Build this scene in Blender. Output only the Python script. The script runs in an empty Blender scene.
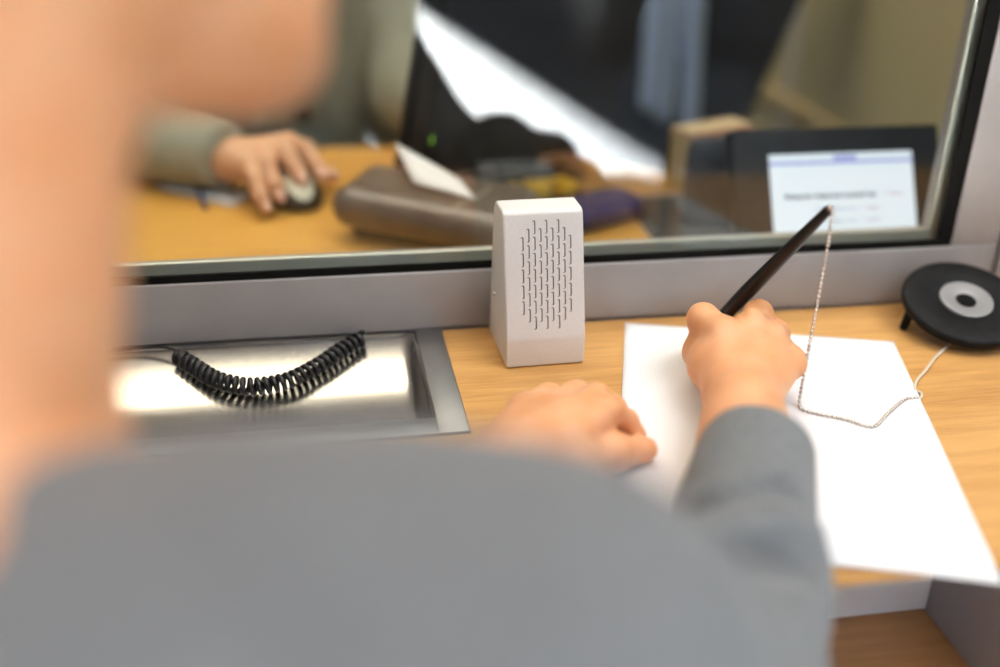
import bpy, bmesh, math, random
import numpy as np
from mathutils import Vector, Matrix, Euler, noise

random.seed(7)
SC = bpy.context.scene
COL = SC.collection
H = 0.75            # height of the counter top above the floor; all coordinates below are relative to the counter top
PI = math.pi

# ------------------------------------------------------------------ object helpers
def thing(name, label, cat, loc=(0, 0, 0), group=None, kind=None):
    o = bpy.data.objects.new(name, None)
    COL.objects.link(o)
    o.location = (loc[0], loc[1], loc[2] + H)
    o.empty_display_size = 0.05
    o['label'] = label; o['category'] = cat
    if group: o['group'] = group
    if kind: o['kind'] = kind
    o['_b'] = 1
    BASE[o.name] = Vector(loc)
    return o
BASE = {}

def mesh_obj(name, bm, mat, parent=None, smooth=False, loc=(0, 0, 0), angle=None):
    """links a bmesh (coordinates relative to the counter top) as one object"""
    if isinstance(bm, bpy.types.Mesh):
        me = bm
    else:
        bmesh.ops.recalc_face_normals(bm, faces=bm.faces)
        me = bpy.data.meshes.new(name); bm.to_mesh(me); bm.free()
    me.name = name
    if parent is not None:
        off = BASE[parent.name]
    else:
        off = Vector(loc)
    me.transform(Matrix.Translation(-off))
    if smooth:
        me.polygons.foreach_set('use_smooth', [True] * len(me.polygons))
        if angle is not None:
            me.set_sharp_from_angle(angle=math.radians(angle))
    me.materials.append(mat)
    o = bpy.data.objects.new(name, me)
    COL.objects.link(o)
    if parent is not None:
        o.parent = parent
        if parent.type == 'MESH' or parent.type == 'EMPTY':
            pass
    else:
        o.location = (off.x, off.y, off.z + H)
    BASE[o.name] = off.copy()
    return o

def tag(o, label, cat, group=None, kind=None):
    o['label'] = label; o['category'] = cat
    if group: o['group'] = group
    if kind: o['kind'] = kind
    return o

# ------------------------------------------------------------------ shape helpers
def box(bm, x0, x1, y0, y1, z0, z1, bev=0.0, seg=2, M=None):
    vs = [bm.verts.new((x, y, z)) for z in (z0, z1) for y in (y0, y1) for x in (x0, x1)]
    f = [(0, 2, 3, 1), (4, 5, 7, 6), (0, 1, 5, 4), (2, 6, 7, 3), (0, 4, 6, 2), (1, 3, 7, 5)]
    fs = [bm.faces.new([vs[i] for i in q]) for q in f]
    if bev > 0:
        es = list({e for q in fs for e in q.edges})
        r = bmesh.ops.bevel(bm, geom=es, offset=bev, segments=seg, affect='EDGES', profile=0.5)
        vs = list({v for q in r['faces'] for v in q.verts} | {v for v in vs if v.is_valid})
    if M is not None:
        bmesh.ops.transform(bm, matrix=M, verts=vs)
    return vs

def nb(): return bmesh.new()

def bx(*a, **k):
    bm = nb(); box(bm, *a, **k); return bm

def prism(bm, pts, a0, a1, axis=0, bev=0.0, seg=2, M=None):
    """polygon in the two other axes, extruded along axis"""
    def mk(p, a):
        return {0: (a, p[0], p[1]), 1: (p[0], a, p[1]), 2: (p[0], p[1], a)}[axis]
    A = [bm.verts.new(mk(p, a0)) for p in pts]; B = [bm.verts.new(mk(p, a1)) for p in pts]
    n = len(pts)
    fs = [bm.faces.new(A), bm.faces.new(B[::-1])]
    for i in range(n):
        fs.append(bm.faces.new((A[i], B[i], B[(i + 1) % n], A[(i + 1) % n])))
    bmesh.ops.recalc_face_normals(bm, faces=fs)
    vs = A + B
    if bev > 0:
        es = list({e for q in fs for e in q.edges})
        r = bmesh.ops.bevel(bm, geom=es, offset=bev, segments=seg, affect='EDGES', profile=0.5)
        vs = list({v for q in r['faces'] for v in q.verts} | {v for v in vs if v.is_valid})
    if M is not None: bmesh.ops.transform(bm, matrix=M, verts=vs)
    return vs

def catmull(P, n):
    P = [Vector(p) for p in P]
    Q = [P[0] * 2 - P[1]] + P + [P[-1] * 2 - P[-2]]
    out = []
    for i in range(1, len(Q) - 2):
        for k in range(n):
            t = k / n
            a, b, c, d = Q[i - 1], Q[i], Q[i + 1], Q[i + 2]
            out.append(0.5 * ((2 * b) + (c - a) * t + (2 * a - 5 * b + 4 * c - d) * t * t + (3 * b - a - 3 * c + d) * t ** 3))
    out.append(P[-1].copy())
    return out

def tube(bm, pts, r, seg=8, caps=True):
    pts = [Vector(p) for p in pts]
    rs = r if isinstance(r, (list, tuple)) else [r] * len(pts)
    rings = []
    up = Vector((0, 0, 1))
    prev = None
    for i, p in enumerate(pts):
        t = (pts[min(i + 1, len(pts) - 1)] - pts[max(i - 1, 0)]).normalized()
        if prev is None:
            n = t.cross(up)
            if n.length < 1e-4: n = t.cross(Vector((1, 0, 0)))
            n.normalize()
        else:
            n = (prev - t * prev.dot(t)).normalized()
        prev = n
        b = t.cross(n)
        rings.append([bm.verts.new(p + (n * math.cos(2 * PI * k / seg) + b * math.sin(2 * PI * k / seg)) * rs[i]) for k in range(seg)])
    for a, c in zip(rings, rings[1:]):
        for k in range(seg):
            bm.faces.new((a[k], a[(k + 1) % seg], c[(k + 1) % seg], c[k]))
    if caps:
        bm.faces.new(rings[0][::-1]); bm.faces.new(rings[-1])

def lathe(bm, prof, seg=48, M=None):
    rings = []
    vs = []
    for r, z in prof:
        if r < 1e-6:
            v = bm.verts.new((0, 0, z)); rings.append([v]); vs.append(v)
        else:
            ring = [bm.verts.new((r * math.cos(2 * PI * k / seg), r * math.sin(2 * PI * k / seg), z)) for k in range(seg)]
            rings.append(ring); vs += ring
    for a, c in zip(rings, rings[1:]):
        for k in range(seg):
            k2 = (k + 1) % seg
            if len(a) == 1 and len(c) > 1: bm.faces.new((a[0], c[k], c[k2]))
            elif len(c) == 1 and len(a) > 1: bm.faces.new((a[k], a[k2], c[0]))
            elif len(a) > 1: bm.faces.new((a[k], a[k2], c[k2], c[k]))
    if M is not None: bmesh.ops.transform(bm, matrix=M, verts=vs)

def frame_to(loc, n, xdir=(1, 0, 0)):
    n = Vector(n).normalized(); x = Vector(xdir); x = (x - n * x.dot(n)).normalized(); y = n.cross(x)
    M = Matrix((x, y, n)).transposed().to_4x4()
    return Matrix.Translation(Vector(loc)) @ M

def rotz(loc, deg):
    return Matrix.Translation(Vector(loc)) @ Matrix.Rotation(math.radians(deg), 4, 'Z')

# ------------------------------------------------------------------ signed-distance modelling (one continuous skin per body)
def _v(p): return np.asarray(p, dtype=np.float32)

def cone(a, b, ra, rb, k=0.01, op='u'):
    a, b = _v(a), _v(b); ab = b - a; L = float(ab @ ab) + 1e-12
    def f(X, Y, Z):
        px, py, pz = X - a[0], Y - a[1], Z - a[2]
        t = np.clip((px * ab[0] + py * ab[1] + pz * ab[2]) / L, 0, 1)
        dx, dy, dz = px - t * ab[0], py - t * ab[1], pz - t * ab[2]
        return np.sqrt(dx * dx + dy * dy + dz * dz) - (ra + (rb - ra) * t)
    R = max(ra, rb)
    return dict(f=f, lo=np.minimum(a, b) - R, hi=np.maximum(a, b) + R, k=k, op=op)

def ell(c, r, k=0.01, op='u', R=None):
    c, r = _v(c), _v(r)
    Rm = np.eye(3, dtype=np.float32) if R is None else np.asarray(R, dtype=np.float32)   # columns: local axes in the world
    def f(X, Y, Z):
        px, py, pz = X - c[0], Y - c[1], Z - c[2]
        q = [(px * Rm[0, i] + py * Rm[1, i] + pz * Rm[2, i]) / r[i] for i in range(3)]
        k0 = np.sqrt(q[0] ** 2 + q[1] ** 2 + q[2] ** 2)
        k1 = np.sqrt((q[0] / r[0]) ** 2 + (q[1] / r[1]) ** 2 + (q[2] / r[2]) ** 2) + 1e-9
        return np.where(k0 < 0.05, -float(r.min()), k0 * (k0 - 1) / k1)
    m = np.abs(Rm) @ r
    return dict(f=f, lo=c - m, hi=c + m, k=k, op=op)

def half(n, d, k=0.002):
    """cut away everything with n.p > d"""
    n = _v(n)
    def f(X, Y, Z): return X * n[0] + Y * n[1] + Z * n[2] - d
    return dict(f=f, lo=None, hi=None, k=k, op='i')

def sdf_mesh(prims, vox, disp=None, smooth=2):
    add = [p for p in prims if p['op'] == 'u']
    lo = np.min([p['lo'] for p in add], 0) - 4 * vox
    hi = np.max([p['hi'] for p in add], 0) + 4 * vox
    n = np.ceil((hi - lo) / vox).astype(int) + 1
    ax = [(lo[i] + np.arange(n[i]) * vox).astype(np.float32) for i in range(3)]
    F = np.full(n, 1.0, np.float32)
    for p in prims:
        k = max(p['k'], 1e-5)
        if p['lo'] is None:
            s = [slice(0, n[i]) for i in range(3)]
        else:
            m = k + 3 * vox
            s = [slice(max(0, int((p['lo'][i] - m - lo[i]) / vox)), min(n[i], int((p['hi'][i] + m - lo[i]) / vox) + 2)) for i in range(3)]
        X = ax[0][s[0]][:, None, None]; Y = ax[1][s[1]][None, :, None]; Z = ax[2][s[2]][None, None, :]
        d = p['f'](X, Y, Z)
        a = F[s[0], s[1], s[2]]
        if p['op'] == 'u':
            h = np.maximum(k - np.abs(a - d), 0) / k
            F[s[0], s[1], s[2]] = np.minimum(a, d) - h * h * k * 0.25
        else:
            d = -d if p['op'] == 's' else d
            h = np.maximum(k - np.abs(a - d), 0) / k
            F[s[0], s[1], s[2]] = np.maximum(a, d) + h * h * k * 0.25
    if disp is not None:
        X = ax[0][:, None, None]; Y = ax[1][None, :, None]; Z = ax[2][None, None, :]
        F = F + disp(X, Y, Z).astype(np.float32)
    # surface nets
    S = F < 0
    nx, ny, nz = n
    cs = np.zeros((nx - 1, ny - 1, nz - 1), np.int8)
    for i in (0, 1):
        for j in (0, 1):
            for l in (0, 1):
                cs += S[i:nx - 1 + i, j:ny - 1 + j, l:nz - 1 + l]
    act = (cs > 0) & (cs < 8)
    idx = np.full(act.shape, -1, np.int64)
    cells = np.argwhere(act)
    idx[act] = np.arange(len(cells))
    acc = np.zeros((len(cells), 3)); cnt = np.zeros(len(cells))
    corners = [(i, j, l) for i in (0, 1) for j in (0, 1) for l in (0, 1)]
    for c0 in corners:
        for d in range(3):
            if c0[d]: continue
            c1 = list(c0); c1[d] = 1
            f0 = F[cells[:, 0] + c0[0], cells[:, 1] + c0[1], cells[:, 2] + c0[2]]
            f1 = F[cells[:, 0] + c1[0], cells[:, 1] + c1[1], cells[:, 2] + c1[2]]
            m = (f0 < 0) != (f1 < 0)
            t = f0[m] / (f0[m] - f1[m])
            q = np.tile(np.array(c0, float), (m.sum(), 1)); q[:, d] += t
            acc[m] += q; cnt[m] += 1
    V = lo + (cells + acc / np.maximum(cnt, 1)[:, None]) * vox
    quads = []
    for d in range(3):
        e, g = [(1, 2), (2, 0), (0, 1)][d]
        sl0 = [slice(None)] * 3; sl1 = [slice(None)] * 3
        sl0[d] = slice(0, n[d] - 1); sl1[d] = slice(1, n[d])
        ch = S[tuple(sl0)] != S[tuple(sl1)]
        inside = S[tuple(sl0)]
        pt = np.argwhere(ch)
        pt = pt[(pt[:, e] > 0) & (pt[:, g] > 0) & (pt[:, e] < n[e] - 1) & (pt[:, g] < n[g] - 1)]
        ins = inside[pt[:, 0], pt[:, 1], pt[:, 2]]
        def cid(de, dg):
            q = pt.copy(); q[:, e] -= de; q[:, g] -= dg
            return idx[q[:, 0], q[:, 1], q[:, 2]]
        Q = np.stack([cid(1, 1), cid(0, 1), cid(0, 0), cid(1, 0)], 1)
        Q[~ins] = Q[~ins][:, ::-1]
        quads.append(Q)
    Q = np.concatenate(quads); Q = Q[(Q >= 0).all(1)]
    for _ in range(smooth):
        A = np.zeros_like(V); C = np.zeros(len(V))
        for a, b in ((0, 1), (1, 2), (2, 3), (3, 0)):
            np.add.at(A, Q[:, a], V[Q[:, b]]); np.add.at(C, Q[:, a], 1)
            np.add.at(A, Q[:, b], V[Q[:, a]]); np.add.at(C, Q[:, b], 1)
        V = 0.5 * V + 0.5 * A / np.maximum(C, 1)[:, None]
    return V, Q

def to_mesh(name, parts):
    vs, qs, o = [], [], 0
    for V, Q in parts:
        vs.append(V); qs.append(Q + o); o += len(V)
    V = np.concatenate(vs); Q = np.concatenate(qs)
    me = bpy.data.meshes.new(name)
    me.vertices.add(len(V)); me.vertices.foreach_set('co', V.astype(np.float32).ravel())
    me.loops.add(Q.size); me.loops.foreach_set('vertex_index', Q.astype(np.int32).ravel())
    me.polygons.add(len(Q)); me.polygons.foreach_set('loop_start', (np.arange(len(Q)) * 4).astype(np.int32))
    me.update(calc_edges=True); me.validate()
    return me

# ------------------------------------------------------------------ materials
def mat(name, col=(0.5, 0.5, 0.5), rough=0.5, metal=0.0, spec=0.5, **kw):
    m = bpy.data.materials.new(name); m.use_nodes = True
    b = m.node_tree.nodes['Principled BSDF']
    b.inputs['Base Color'].default_value = (*col, 1)
    b.inputs['Roughness'].default_value = rough
    b.inputs['Metallic'].default_value = metal
    b.inputs['Specular IOR Level'].default_value = spec
    for k, v in kw.items():
        b.inputs[k].default_value = v
    return m

def N(m, t, **kw):
    n = m.node_tree.nodes.new(t)
    for k, v in kw.items(): setattr(n, k, v)
    return n

def L(m, a, b): m.node_tree.links.new(a, b)

def noise_col(m, c1, c2, scale=(1, 1, 1), nscale=5.0, detail=4.0, lo=0.3, hi=0.7, bump=0.0, bdist=0.001, rough=None):
    b = m.node_tree.nodes['Principled BSDF']
    tc = N(m, 'ShaderNodeTexCoord'); mp = N(m, 'ShaderNodeMapping')
    mp.inputs['Scale'].default_value = scale
    L(m, tc.outputs['Object'], mp.inputs['Vector'])
    nz = N(m, 'ShaderNodeTexNoise'); nz.inputs['Scale'].default_value = nscale; nz.inputs['Detail'].default_value = detail
    L(m, mp.outputs[0], nz.inputs['Vector'])
    cr = N(m, 'ShaderNodeValToRGB')
    cr.color_ramp.elements[0].position = lo; cr.color_ramp.elements[0].color = (*c1, 1)
    cr.color_ramp.elements[1].position = hi; cr.color_ramp.elements[1].color = (*c2, 1)
    L(m, nz.outputs['Fac'], cr.inputs['Fac']); L(m, cr.outputs['Color'], b.inputs['Base Color'])
    if bump:
        bp = N(m, 'ShaderNodeBump'); bp.inputs['Strength'].default_value = bump; bp.inputs['Distance'].default_value = bdist
        L(m, nz.outputs['Fac'], bp.inputs['Height']); L(m, bp.outputs[0], b.inputs['Normal'])
    return m

def wood(name, light, dark, rough=0.38, k=1.0):
    m = mat(name, light, rough)
    b = m.node_tree.nodes['Principled BSDF']
    tc = N(m, 'ShaderNodeTexCoord')
    mp = N(m, 'ShaderNodeMapping'); mp.inputs['Scale'].default_value = (6 * k, 110 * k, 110 * k)
    L(m, tc.outputs['Object'], mp.inputs['Vector'])
    n1 = N(m, 'ShaderNodeTexNoise'); n1.inputs['Scale'].default_value = 1.0; n1.inputs['Detail'].default_value = 6; n1.inputs['Distortion'].default_value = 0.6
    L(m, mp.outputs[0], n1.inputs['Vector'])
    mp2 = N(m, 'ShaderNodeMapping'); mp2.inputs['Scale'].default_value = (30 * k, 900 * k, 900 * k)
    L(m, tc.outputs['Object'], mp2.inputs['Vector'])
    n2 = N(m, 'ShaderNodeTexNoise'); n2.inputs['Scale'].default_value = 1.0; n2.inputs['Detail'].default_value = 3
    L(m, mp2.outputs[0], n2.inputs['Vector'])
    mp3 = N(m, 'ShaderNodeMapping'); mp3.inputs['Scale'].default_value = (1.2, 7, 7)
    L(m, tc.outputs['Object'], mp3.inputs['Vector'])
    n3 = N(m, 'ShaderNodeTexNoise'); n3.inputs['Scale'].default_value = 1.0; n3.inputs['Detail'].default_value = 2
    L(m, mp3.outputs[0], n3.inputs['Vector'])
    a1 = N(m, 'ShaderNodeMath', operation='MULTIPLY'); a1.inputs[1].default_value = 0.42; L(m, n1.outputs['Fac'], a1.inputs[0])
    a2 = N(m, 'ShaderNodeMath', operation='MULTIPLY_ADD'); a2.inputs[1].default_value = 0.38; L(m, n2.outputs['Fac'], a2.inputs[0]); L(m, a1.outputs[0], a2.inputs[2])
    a3 = N(m, 'ShaderNodeMath', operation='MULTIPLY_ADD'); a3.inputs[1].default_value = 0.2; L(m, n3.outputs['Fac'], a3.inputs[0]); L(m, a2.outputs[0], a3.inputs[2])
    cr = N(m, 'ShaderNodeValToRGB')
    cr.color_ramp.elements[0].position = 0.36; cr.color_ramp.elements[0].color = (*dark, 1)
    cr.color_ramp.elements[1].position = 0.60; cr.color_ramp.elements[1].color = (*light, 1)
    L(m, a3.outputs[0], cr.inputs['Fac']); L(m, cr.outputs['Color'], b.inputs['Base Color'])
    return m

def brushed(name, col, rough, scale=(4, 300, 300), amt=0.12):
    m = mat(name, col, rough, 1.0)
    b = m.node_tree.nodes['Principled BSDF']
    tc = N(m, 'ShaderNodeTexCoord'); mp = N(m, 'ShaderNodeMapping'); mp.inputs['Scale'].default_value = scale
    L(m, tc.outputs['Object'], mp.inputs['Vector'])
    nz = N(m, 'ShaderNodeTexNoise'); nz.inputs['Scale'].default_value = 1.0; nz.inputs['Detail'].default_value = 4
    L(m, mp.outputs[0], nz.inputs['Vector'])
    mr = N(m, 'ShaderNodeMapRange'); mr.inputs['To Min'].default_value = rough - amt; mr.inputs['To Max'].default_value = rough + amt
    L(m, nz.outputs['Fac'], mr.inputs['Value']); L(m, mr.outputs[0], b.inputs['Roughness'])
    return m

def emit(name, col, s):
    m = mat(name, (0.02, 0.02, 0.02), 0.3)
    b = m.node_tree.nodes['Principled BSDF']
    b.inputs['Emission Color'].default_value = (*col, 1); b.inputs['Emission Strength'].default_value = s
    return m

def glass_mat(name, r0):
    m = bpy.data.materials.new(name); m.use_nodes = True
    nt = m.node_tree; nt.nodes.clear()
    out = N(m, 'ShaderNodeOutputMaterial'); mix = N(m, 'ShaderNodeMixShader')
    tr = N(m, 'ShaderNodeBsdfTransparent'); tr.inputs[0].default_value = (0.965, 0.985, 0.975, 1)
    gl = N(m, 'ShaderNodeBsdfGlossy'); gl.inputs['Roughness'].default_value = 0.0; gl.inputs['Color'].default_value = (0.95, 0.98, 1, 1)
    g = N(m, 'ShaderNodeNewGeometry')
    d = N(m, 'ShaderNodeVectorMath', operation='DOT_PRODUCT'); L(m, g.outputs['Normal'], d.inputs[0]); L(m, g.outputs['Incoming'], d.inputs[1])
    ab = N(m, 'ShaderNodeMath', operation='ABSOLUTE'); L(m, d.outputs['Value'], ab.inputs[0])
    om = N(m, 'ShaderNodeMath', operation='SUBTRACT'); om.inputs[0].default_value = 1; L(m, ab.outputs[0], om.inputs[1])
    pw = N(m, 'ShaderNodeMath', operation='POWER'); pw.inputs[1].default_value = 5; L(m, om.outputs[0], pw.inputs[0])
    ma = N(m, 'ShaderNodeMath', operation='MULTIPLY_ADD'); ma.inputs[1].default_value = 1 - r0; ma.inputs[2].default_value = r0; L(m, pw.outputs[0], ma.inputs[0])
    L(m, ma.outputs[0], mix.inputs[0]); L(m, tr.outputs[0], mix.inputs[1]); L(m, gl.outputs[0], mix.inputs[2]); L(m, mix.outputs[0], out.inputs[0])
    return m

M = {}
M['oak'] = wood('oak_counter', (0.69, 0.385, 0.130), (0.47, 0.225, 0.058))
M['oak_desk'] = wood('oak_desk', (0.66, 0.36, 0.075), (0.50, 0.245, 0.045))
M['shelf'] = wood('brown_shelf', (0.40, 0.20, 0.075), (0.27, 0.125, 0.042), 0.5)
M['grey_frame'] = noise_col(mat('grey_lacquered_aluminium', (0.34, 0.325, 0.32), 0.48, 0.15), (0.325, 0.31, 0.305), (0.36, 0.345, 0.34), (1, 1, 1), 30)
M['rubber'] = mat('black_gasket', (0.005, 0.005, 0.0045), 0.7, spec=0.12)
M['bead'] = mat('pale_glazing_bead', (0.42, 0.43, 0.38), 0.35, 0.4)
M['glass'] = glass_mat('teller_glass', 0.047)
M['steel'] = brushed('brushed_steel', (0.58, 0.55, 0.51), 0.23, (4, 260, 260), 0.06)
M['steel_rim'] = brushed('satin_steel_rim', (0.36, 0.36, 0.36), 0.42, (60, 60, 60), 0.06)
M['lightgrey'] = noise_col(mat('light_grey_textured_plastic', (0.70, 0.69, 0.67), 0.5), (0.68, 0.67, 0.65), (0.74, 0.73, 0.71), (1, 1, 1), 900, 2, bump=0.15, bdist=0.0004)
M['slot'] = mat('speaker_slot_inside', (0.16, 0.155, 0.15), 0.7)
M['screw'] = mat('screw_steel', (0.7, 0.7, 0.7), 0.25, 1)
M['paper'] = mat('white_paper', (0.81, 0.815, 0.83), 0.75)
M['penblack'] = mat('glossy_black_pen', (0.005, 0.0045, 0.005), 0.3, spec=0.3)
M['chrome'] = mat('nickel_chain', (0.62, 0.57, 0.52), 0.2, 1)
M['blackmat'] = noise_col(mat('black_moulded_plastic', (0.014, 0.014, 0.015), 0.55, spec=0.18), (0.004, 0.004, 0.0045), (0.010, 0.010, 0.011), (1, 1, 1), 120, 3, bump=0.1, bdist=0.0005)
M['hubgrey'] = mat('grey_hub', (0.30, 0.30, 0.30), 0.4, 0.3)
M['cord'] = mat('black_cord', (0.008, 0.008, 0.010), 0.38)
M['cable'] = mat('pale_cord', (0.66, 0.60, 0.50), 0.5)
M['white'] = mat('white_board', (0.86, 0.87, 0.90), 0.5)
M['greypanel'] = mat('grey_side_panel', (0.34, 0.34, 0.38), 0.5)

def skin(name, a, b):
    m = mat(name, a, 0.48)
    noise_col(m, a, b, (1, 1, 1), 38, 5, 0.3, 0.72, bump=0.12, bdist=0.0012)
    p = m.node_tree.nodes['Principled BSDF']
    p.inputs['Subsurface Weight'].default_value = 0.22
    p.inputs['Subsurface Radius'].default_value = (1.0, 0.35, 0.18)
    p.inputs['Subsurface Scale'].default_value = 0.006
    return m
M['skin'] = skin('customer_skin', (0.75, 0.335, 0.145), (0.83, 0.445, 0.245))
M['skin2'] = skin('clerk_skin', (0.60, 0.315, 0.175), (0.66, 0.37, 0.22))
M['nail'] = mat('fingernail', (0.74, 0.45, 0.36), 0.3)

def cloth(name, a, b, s=420):
    m = mat(name, a, 0.9, spec=0.15)
    noise_col(m, a, b, (1, 1, 1), s, 3, 0.3, 0.7, bump=0.25, bdist=0.0006)
    m.node_tree.nodes['Principled BSDF'].inputs['Sheen Weight'].default_value = 0.15
    return m
M['jacket'] = cloth('grey_jersey', (0.150, 0.157, 0.166), (0.220, 0.228, 0.236))
M['suit'] = cloth('grey_suit', (0.29, 0.295, 0.235), (0.38, 0.385, 0.31))
M['trouser'] = cloth('dark_trousers', (0.03, 0.032, 0.04), (0.05, 0.052, 0.06))
M['shirt'] = cloth('white_shirt', (0.72, 0.74, 0.78), (0.78, 0.8, 0.84))
M['hair'] = mat('brown_hair', (0.05, 0.028, 0.015), 0.6)
M['shoe'] = mat('black_leather', (0.012, 0.011, 0.010), 0.35)
M['eye'] = mat('eye_white', (0.7, 0.68, 0.65), 0.2)

# ------------------------------------------------------------------ the setting
def struct(o):
    o['kind'] = 'structure'; return o
def st(name, bm, m, label, cat, loc=(0, 0, 0)):
    return struct(tag(mesh_obj(name, bm, m, loc=loc), label, cat))

M['floor'] = noise_col(mat('hall_floor_stone', (0.2, 0.21, 0.23), 0.55), (0.17, 0.185, 0.21), (0.23, 0.245, 0.27), (1, 1, 1), 3)
M['carpet'] = noise_col(mat('dark_office_carpet', (0.03, 0.034, 0.042), 0.95), (0.022, 0.026, 0.034), (0.04, 0.045, 0.055), (1, 1, 1), 200)
M['beige'] = noise_col(mat('beige_wall_paint', (0.50, 0.43, 0.24), 0.7), (0.46, 0.40, 0.22), (0.52, 0.45, 0.26), (1, 1, 0.2), 4)
M['hallwall'] = mat('hall_wall_paint', (0.30, 0.33, 0.38), 0.8)
M['ceil'] = mat('ceiling_white', (0.75, 0.75, 0.75), 0.9)
M['backwall'] = mat('dark_office_wall', (0.10, 0.11, 0.13), 0.8)
XL, XR, YB, YF, ZC = -2.2, 3.4, -7.0, 3.2, 1.95
bm = nb(); box(bm, XL, XR, YB - 0.1, 0.05, -H - 0.08, -H)
st('floor', bm, M['floor'], 'pale stone floor of the customer hall behind the camera', 'floor')
bm = nb(); box(bm, XL, XR, 0.05, YF, -H - 0.08, -H)
st('floor_office', bm, M['carpet'], 'dark carpeted floor of the office behind the glass', 'floor')
bm = nb(); box(bm, XL - 0.1, XR + 0.1, YB - 0.1, YF + 0.1, ZC, ZC + 0.08)
st('ceiling', bm, M['ceil'], 'white ceiling over the hall and the office', 'ceiling')
bm = nb(); box(bm, XL - 0.1, XL, YB - 0.1, YF + 0.1, -H, ZC)
st('wall_left', bm, M['hallwall'], 'blue-grey wall along the left of the hall', 'wall')
bm = nb(); box(bm, XR, XR + 0.1, YB - 0.1, YF + 0.1, -H, ZC)
st('wall_right', bm, M['hallwall'], 'blue-grey wall along the right of the hall', 'wall')
bm = nb(); box(bm, XL, XR, YF, YF + 0.1, -H, ZC)
st('wall_back', bm, M['backwall'], 'dark rear wall of the office', 'wall')
# unseen hall wall; opening shaped to throw the sun stripe mirrored in the glass
WX0, WX1, WZ1 = -0.55, 0.30, 1.45
bm = nb()
box(bm, XL, WX0, YB - 0.1, YB, -H, ZC); box(bm, WX1, XR, YB - 0.1, YB, -H, ZC); box(bm, WX0, WX1, YB - 0.1, YB, WZ1, ZC)
st('wall_sun_gap', bm, M['hallwall'], 'hall wall with a tall opening added for the sun stripe', 'wall')
# partition between hall and office, window opening left free, slot for the tray left free
GX0, GX1, GZ1 = -1.10, 0.472, 0.95
bm = nb()
box(bm, XL, GX0 - 0.042, 0.0, 0.05, -H, ZC); box(bm, GX1 + 0.001, XR, -0.004, 0.05, -H, ZC, 0.0015)
box(bm, GX0 - 0.042, GX1, 0.0, 0.05, GZ1 + 0.042, ZC)
box(bm, GX0 - 0.042, GX1, 0.0, 0.05, -H, -0.002)
st('wall_partition', bm, M['grey_frame'], 'grey partition wall that carries the teller window', 'wall')
# beige office side wall with a wooden rail and a pale metal edge
bm = nb(); box(bm, 0.75, 0.81, 0.05, 1.42, -H, ZC)
st('wall_office', bm, M['beige'], 'beige office wall right behind the customer screen', 'wall')
M['lightwood'] = wood('light_wood_rail', (0.72, 0.56, 0.28), (0.60, 0.45, 0.20))
bm = nb(); box(bm, 0.738, 0.75, 0.80, 1.42, -0.115, -0.088, 0.002)
struct(tag(mesh_obj('trim_1', bm, M['lightwood']), 'light wooden rail along the beige office wall', 'rail'))
bm = nb(); box(bm, 0.742, 0.75, 1.02, 1.045, -H, ZC, 0.002)
struct(tag(mesh_obj('trim_2', bm, mat('pale_strip', (0.62, 0.60, 0.58), 0.4)), 'pale upright strip on the beige office wall', 'strip'))

# window_1: frame, gasket, bead, pane
w = thing('window_1', 'teller window in a grey metal frame with a glass pane', 'window', (-0.3, 0.02, 0.0), kind='structure')
bm = nb()
box(bm, GX0, GX1, 0.0, 0.05, 0.0005, 0.0495, 0.0016, 3)
mesh_obj('bottom_rail', bm, M['grey_frame'], w, True, angle=40)
bm = nb(); box(bm, 0.4285, GX1, 0.0002, 0.0498, 0.0497, GZ1, 0.0016, 3)
mesh_obj('jamb', bm, M['grey_frame'], w, True, angle=40)
bm = nb(); box(bm, GX0 - 0.042, GX0, 0.0002, 0.0498, 0.0005, GZ1, 0.0016, 3)
mesh_obj('jamb', bm, M['grey_frame'], w, True, angle=40)
bm = nb(); box(bm, GX0 - 0.042, GX1, 0.0, 0.05, GZ1, GZ1 + 0.042, 0.0016, 3)
mesh_obj('top_rail', bm, M['grey_frame'], w, True, angle=40)
bm = nb()
box(bm, GX0, 0.4285, 0.0012, 0.0042, 0.0495, 0.0560, 0.001); box(bm, 0.4165, 0.4285, 0.0012, 0.0042, 0.0560, GZ1)
box(bm, GX0, GX0 + 0.012, 0.0012, 0.0042, 0.0560, GZ1)
mesh_obj('gasket', bm, M['rubber'], w)
bm = nb()
box(bm, GX0, 0.4285, 0.0126, 0.0170, 0.0495, 0.0615, 0.0015); box(bm, 0.4125, 0.4285, 0.0126, 0.0170, 0.0615, GZ1, 0.002)
mesh_obj('glazing_bead', bm, M['bead'], w)
bm = nb(); box(bm, GX0 + 0.001, 0.4283, 0.0044, 0.0124, 0.0500, GZ1 - 0.001)
mesh_obj('glass_pane', bm, M['glass'], w)

# ------------------------------------------------------------------ counter (worktop, under-counter unit)
TX0, TX1, TY0 = -0.42, 0.0, -0.158     # cut-out of the deal tray
D = 0.338
c = thing('service_counter', 'light oak counter top on the customer side of the window', 'counter', (0.1, -0.17, -0.02))
bm = nb()
prof = [(-D, 0.0), (-D, -0.004), (-0.305, -0.026), (-0.002, -0.026), (-0.002, 0.0)]
prism(bm, prof, TX1 + 0.0006, 1.2, 0); prism(bm, prof, -1.2, TX0, 0)
profb = [(-D, 0.0), (-D, -0.004), (-0.305, -0.026), (TY0, -0.026), (TY0, 0.0)]
prism(bm, profb, TX0, TX1 + 0.0006, 0)
mesh_obj('worktop', bm, M['oak'], c)
u = thing('under_counter_cabinet', 'recessed unit under the oak counter with a brown shelf', 'cabinet', (0.0, -0.26, -H))
bm = bx(-1.2, 0.29, -0.261, -0.245, -0.098, -0.0265); mesh_obj('back_panel', bm, M['white'], u)['label'] = 'white back panel above the shelf'
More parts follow.
